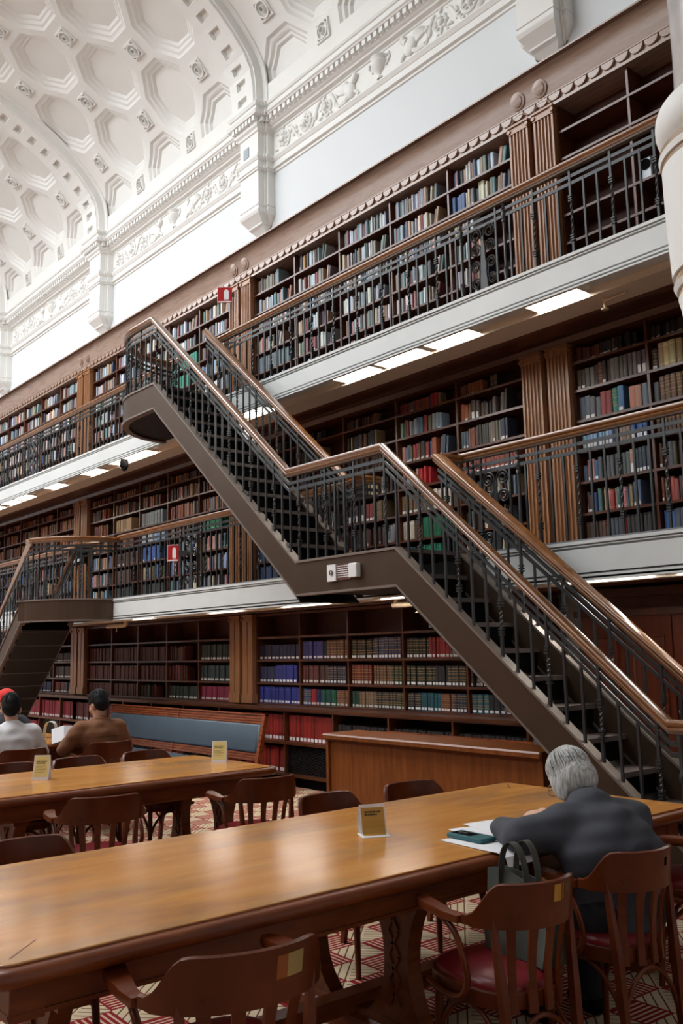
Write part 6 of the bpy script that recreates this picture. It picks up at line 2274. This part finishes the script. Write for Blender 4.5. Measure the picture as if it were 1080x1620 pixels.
def book_geom(b, q, tag_too=False):
    x, w, z, h, y, d = q['x'], q['w'], q['z'], q['h'], q['y'], q['d']
    n0 = len(b.v)
    b.col = q['c']
    # rounded spine towards the room, boards behind it
    pts = [(x, y + d), (x, y + 0.006), (x + w * 0.2, y + 0.0012), (x + w * 0.5, y), (x + w * 0.8, y + 0.0012), (x + w, y + 0.006), (x + w, y + d)]
    if d == 0:
        pass
    b.rings([[(px, py, z) for px, py in pts], [(px, py, z + h) for px, py in pts]], True, True)
    if q['band']:
        b.col = tuple(min(1, c * 1.7 + 0.03) for c in q['c'][:3]) + (1,) if q['band'] == 1 else GOLD
        for f in ((0.16, 0.86) if q['band'] == 1 else (0.30, 0.42, 0.62, 0.74, 0.88)):
            zz_ = z + h * f
            t_ = 0.0028
            b.rings([[(px, py - 0.0012, zz_ - t_) for px, py in pts[1:6]] + [(px, py + 0.002, zz_ - t_) for px, py in pts[5:0:-1]], [(px, py - 0.0012, zz_ + t_) for px, py in pts[1:6]] + [(px, py + 0.002, zz_ + t_) for px, py in pts[5:0:-1]]], True, True)
    if tag_too and q['lab']:
        b.col = TAGC
        tag_geom(b, q)
    if q['lean']:
        a = -q['lean']
        ca, sa = math.cos(a), math.sin(a)
        for i in range(n0, len(b.v)):
            px, py, pz = b.v[i]
            u, v = px - x, pz - z
            b.v[i] = (x + u * ca - v * sa * -1 * -1, py, z + u * sa * 1 * -1 * -1 + v * ca)
        lo = min(b.v[i][2] for i in range(n0, len(b.v)))
        for i in range(n0, len(b.v)):
            px, py, pz = b.v[i]
            b.v[i] = (px, py, pz - lo + z)


def tag_geom(b, q):
    x, w, z, h, y = q['x'], q['w'], q['z'], q['h'], q['y']
    z0, z1 = (z + 0.012, z + 0.012 + h * 0.13) if q['lab'] == 'tag' else (z + h * 0.08, z + h * 0.42)
    b.hexa([(x + w * 0.16, y - 0.0022, z0), (x + w * 0.84, y - 0.0022, z0), (x + w * 0.84, y + 0.004, z0), (x + w * 0.16, y + 0.004, z0), (x + w * 0.16, y - 0.0022, z1), (x + w * 0.84, y - 0.0022, z1), (x + w * 0.84, y + 0.004, z1), (x + w * 0.16, y + 0.004, z1)])


# which books show largest from the photographer's place
bpy.context.view_layer.update()
dg = bpy.context.evaluated_depsgraph_get()
for q in books:
    c = Vector((q['x'] + q['w'] / 2, q['y'] - 0.01, q['z'] + q['h'] / 2))
    v = c - CAM
    zc = v.dot(Fw)
    u = 540 + FPX * v.dot(Rt) / zc if zc > 0 else -999
    w_ = 810 + FPX * v.dot(Dn) / zc if zc > 0 else -999
    q['area'] = 0
    if zc > 0 and -4 < u < 1084 and -4 < w_ < 1624:
        ar = (FPX / zc) ** 2 * q['w'] * q['h'] * abs(v.normalized().y)
        vis = 0
        for fz in (0.15, 0.5, 0.85):
            p = Vector((c.x, c.y, q['z'] + q['h'] * fz))
            dv = p - CAM
            hit, loc, *_r = scene.ray_cast(dg, CAM, dv.normalized(), distance=dv.length - 0.02)
            if not hit:
                vis += 1
        q['area'] = ar * vis / 3
order = sorted(range(len(books)), key=lambda i: -books[i]['area'])
single = set(order[:300])

ORD = 'first second third fourth fifth sixth seventh eighth ninth tenth eleventh twelfth thirteenth fourteenth fifteenth sixteenth seventeenth eighteenth nineteenth twentieth twenty-first twenty-second twenty-third twenty-fourth twenty-fifth twenty-sixth twenty-seventh twenty-eighth twenty-ninth thirtieth'.split()
PLACE_ = {(0, 'C'): ('low case beside the desk', 'books in the low case'), (0, 'B'): ('low case behind the bench', 'books in the low case behind the bench'), (0, 'A'): ('low case beyond the readers', 'books in the low case beyond the readers'),
          (1, 'C'): ('ground case behind the desk', 'bound sets behind the desk'), (1, 'B'): ('ground case above the bench', 'bound sets above the bench'), (1, 'A'): ('ground case behind far stair', 'books behind the far stair'), (1, 'Z'): ('furthest ground case', 'books far off'),
          (2, 'D'): ('lower case beyond pilasters', 'books beyond the fluted pilasters'), (2, 'C'): ('lower-gallery case behind landing', 'books behind the stair landing'), (2, 'B'): ('lower-gallery case by red sign', 'books on the lower gallery by the red sign'), (2, 'A'): ('lower-gallery case behind far landing', 'books behind the far landing'), (2, 'Z'): ('furthest lower-gallery case', 'books far off'),
          (3, 'C'): ('crammed upper-gallery case', 'books in the crammed upper case'), (3, 'B'): ('upper-gallery case behind stair platform', 'books behind the stair platform'), (3, 'A'): ('upper-gallery case beyond platform', 'books beyond the platform'), (3, 'Z'): ('furthest upper-gallery case', 'books far off')}
mass = MB()
for i, q in enumerate(books):
    if i not in single:
        if q['x'] < -24.5:
            continue
        book_geom(mass, q, True)
        continue
    b = MB()
    book_geom(b, q)
    place, grp = PLACE_[(q['lv'], q['bay'])]
    off = (q['x'] + q['w'] / 2, q['y'] + q['d'] / 2, q['z'])
    me = b.mesh('book', M['book'], off)
    o = bpy.data.objects.new('book', me)
    COL.objects.link(o)
    o.location = off
    nrow = ORD[q['row'] - (1 if q['lv'] == 1 else 0)]
    tag(o, '%s %sbook, %s along, %s shelf, %s column, %s' % (q['nm'], 'tagged ' if q['lab'] else '', ORD[q['i']], nrow, ORD[q['col']], place), 'book', grp)
    if q['lab'] and not q['lean']:
        tb = MB()
        tag_geom(tb, q)
        tb.build('spine_label', M['paper'], o)
o = mass.build('shelved_books', M['book'])
o['kind'] = 'stuff'
o['label'] = 'the many smaller books filling the gallery bookcases further off'
o['category'] = 'books'
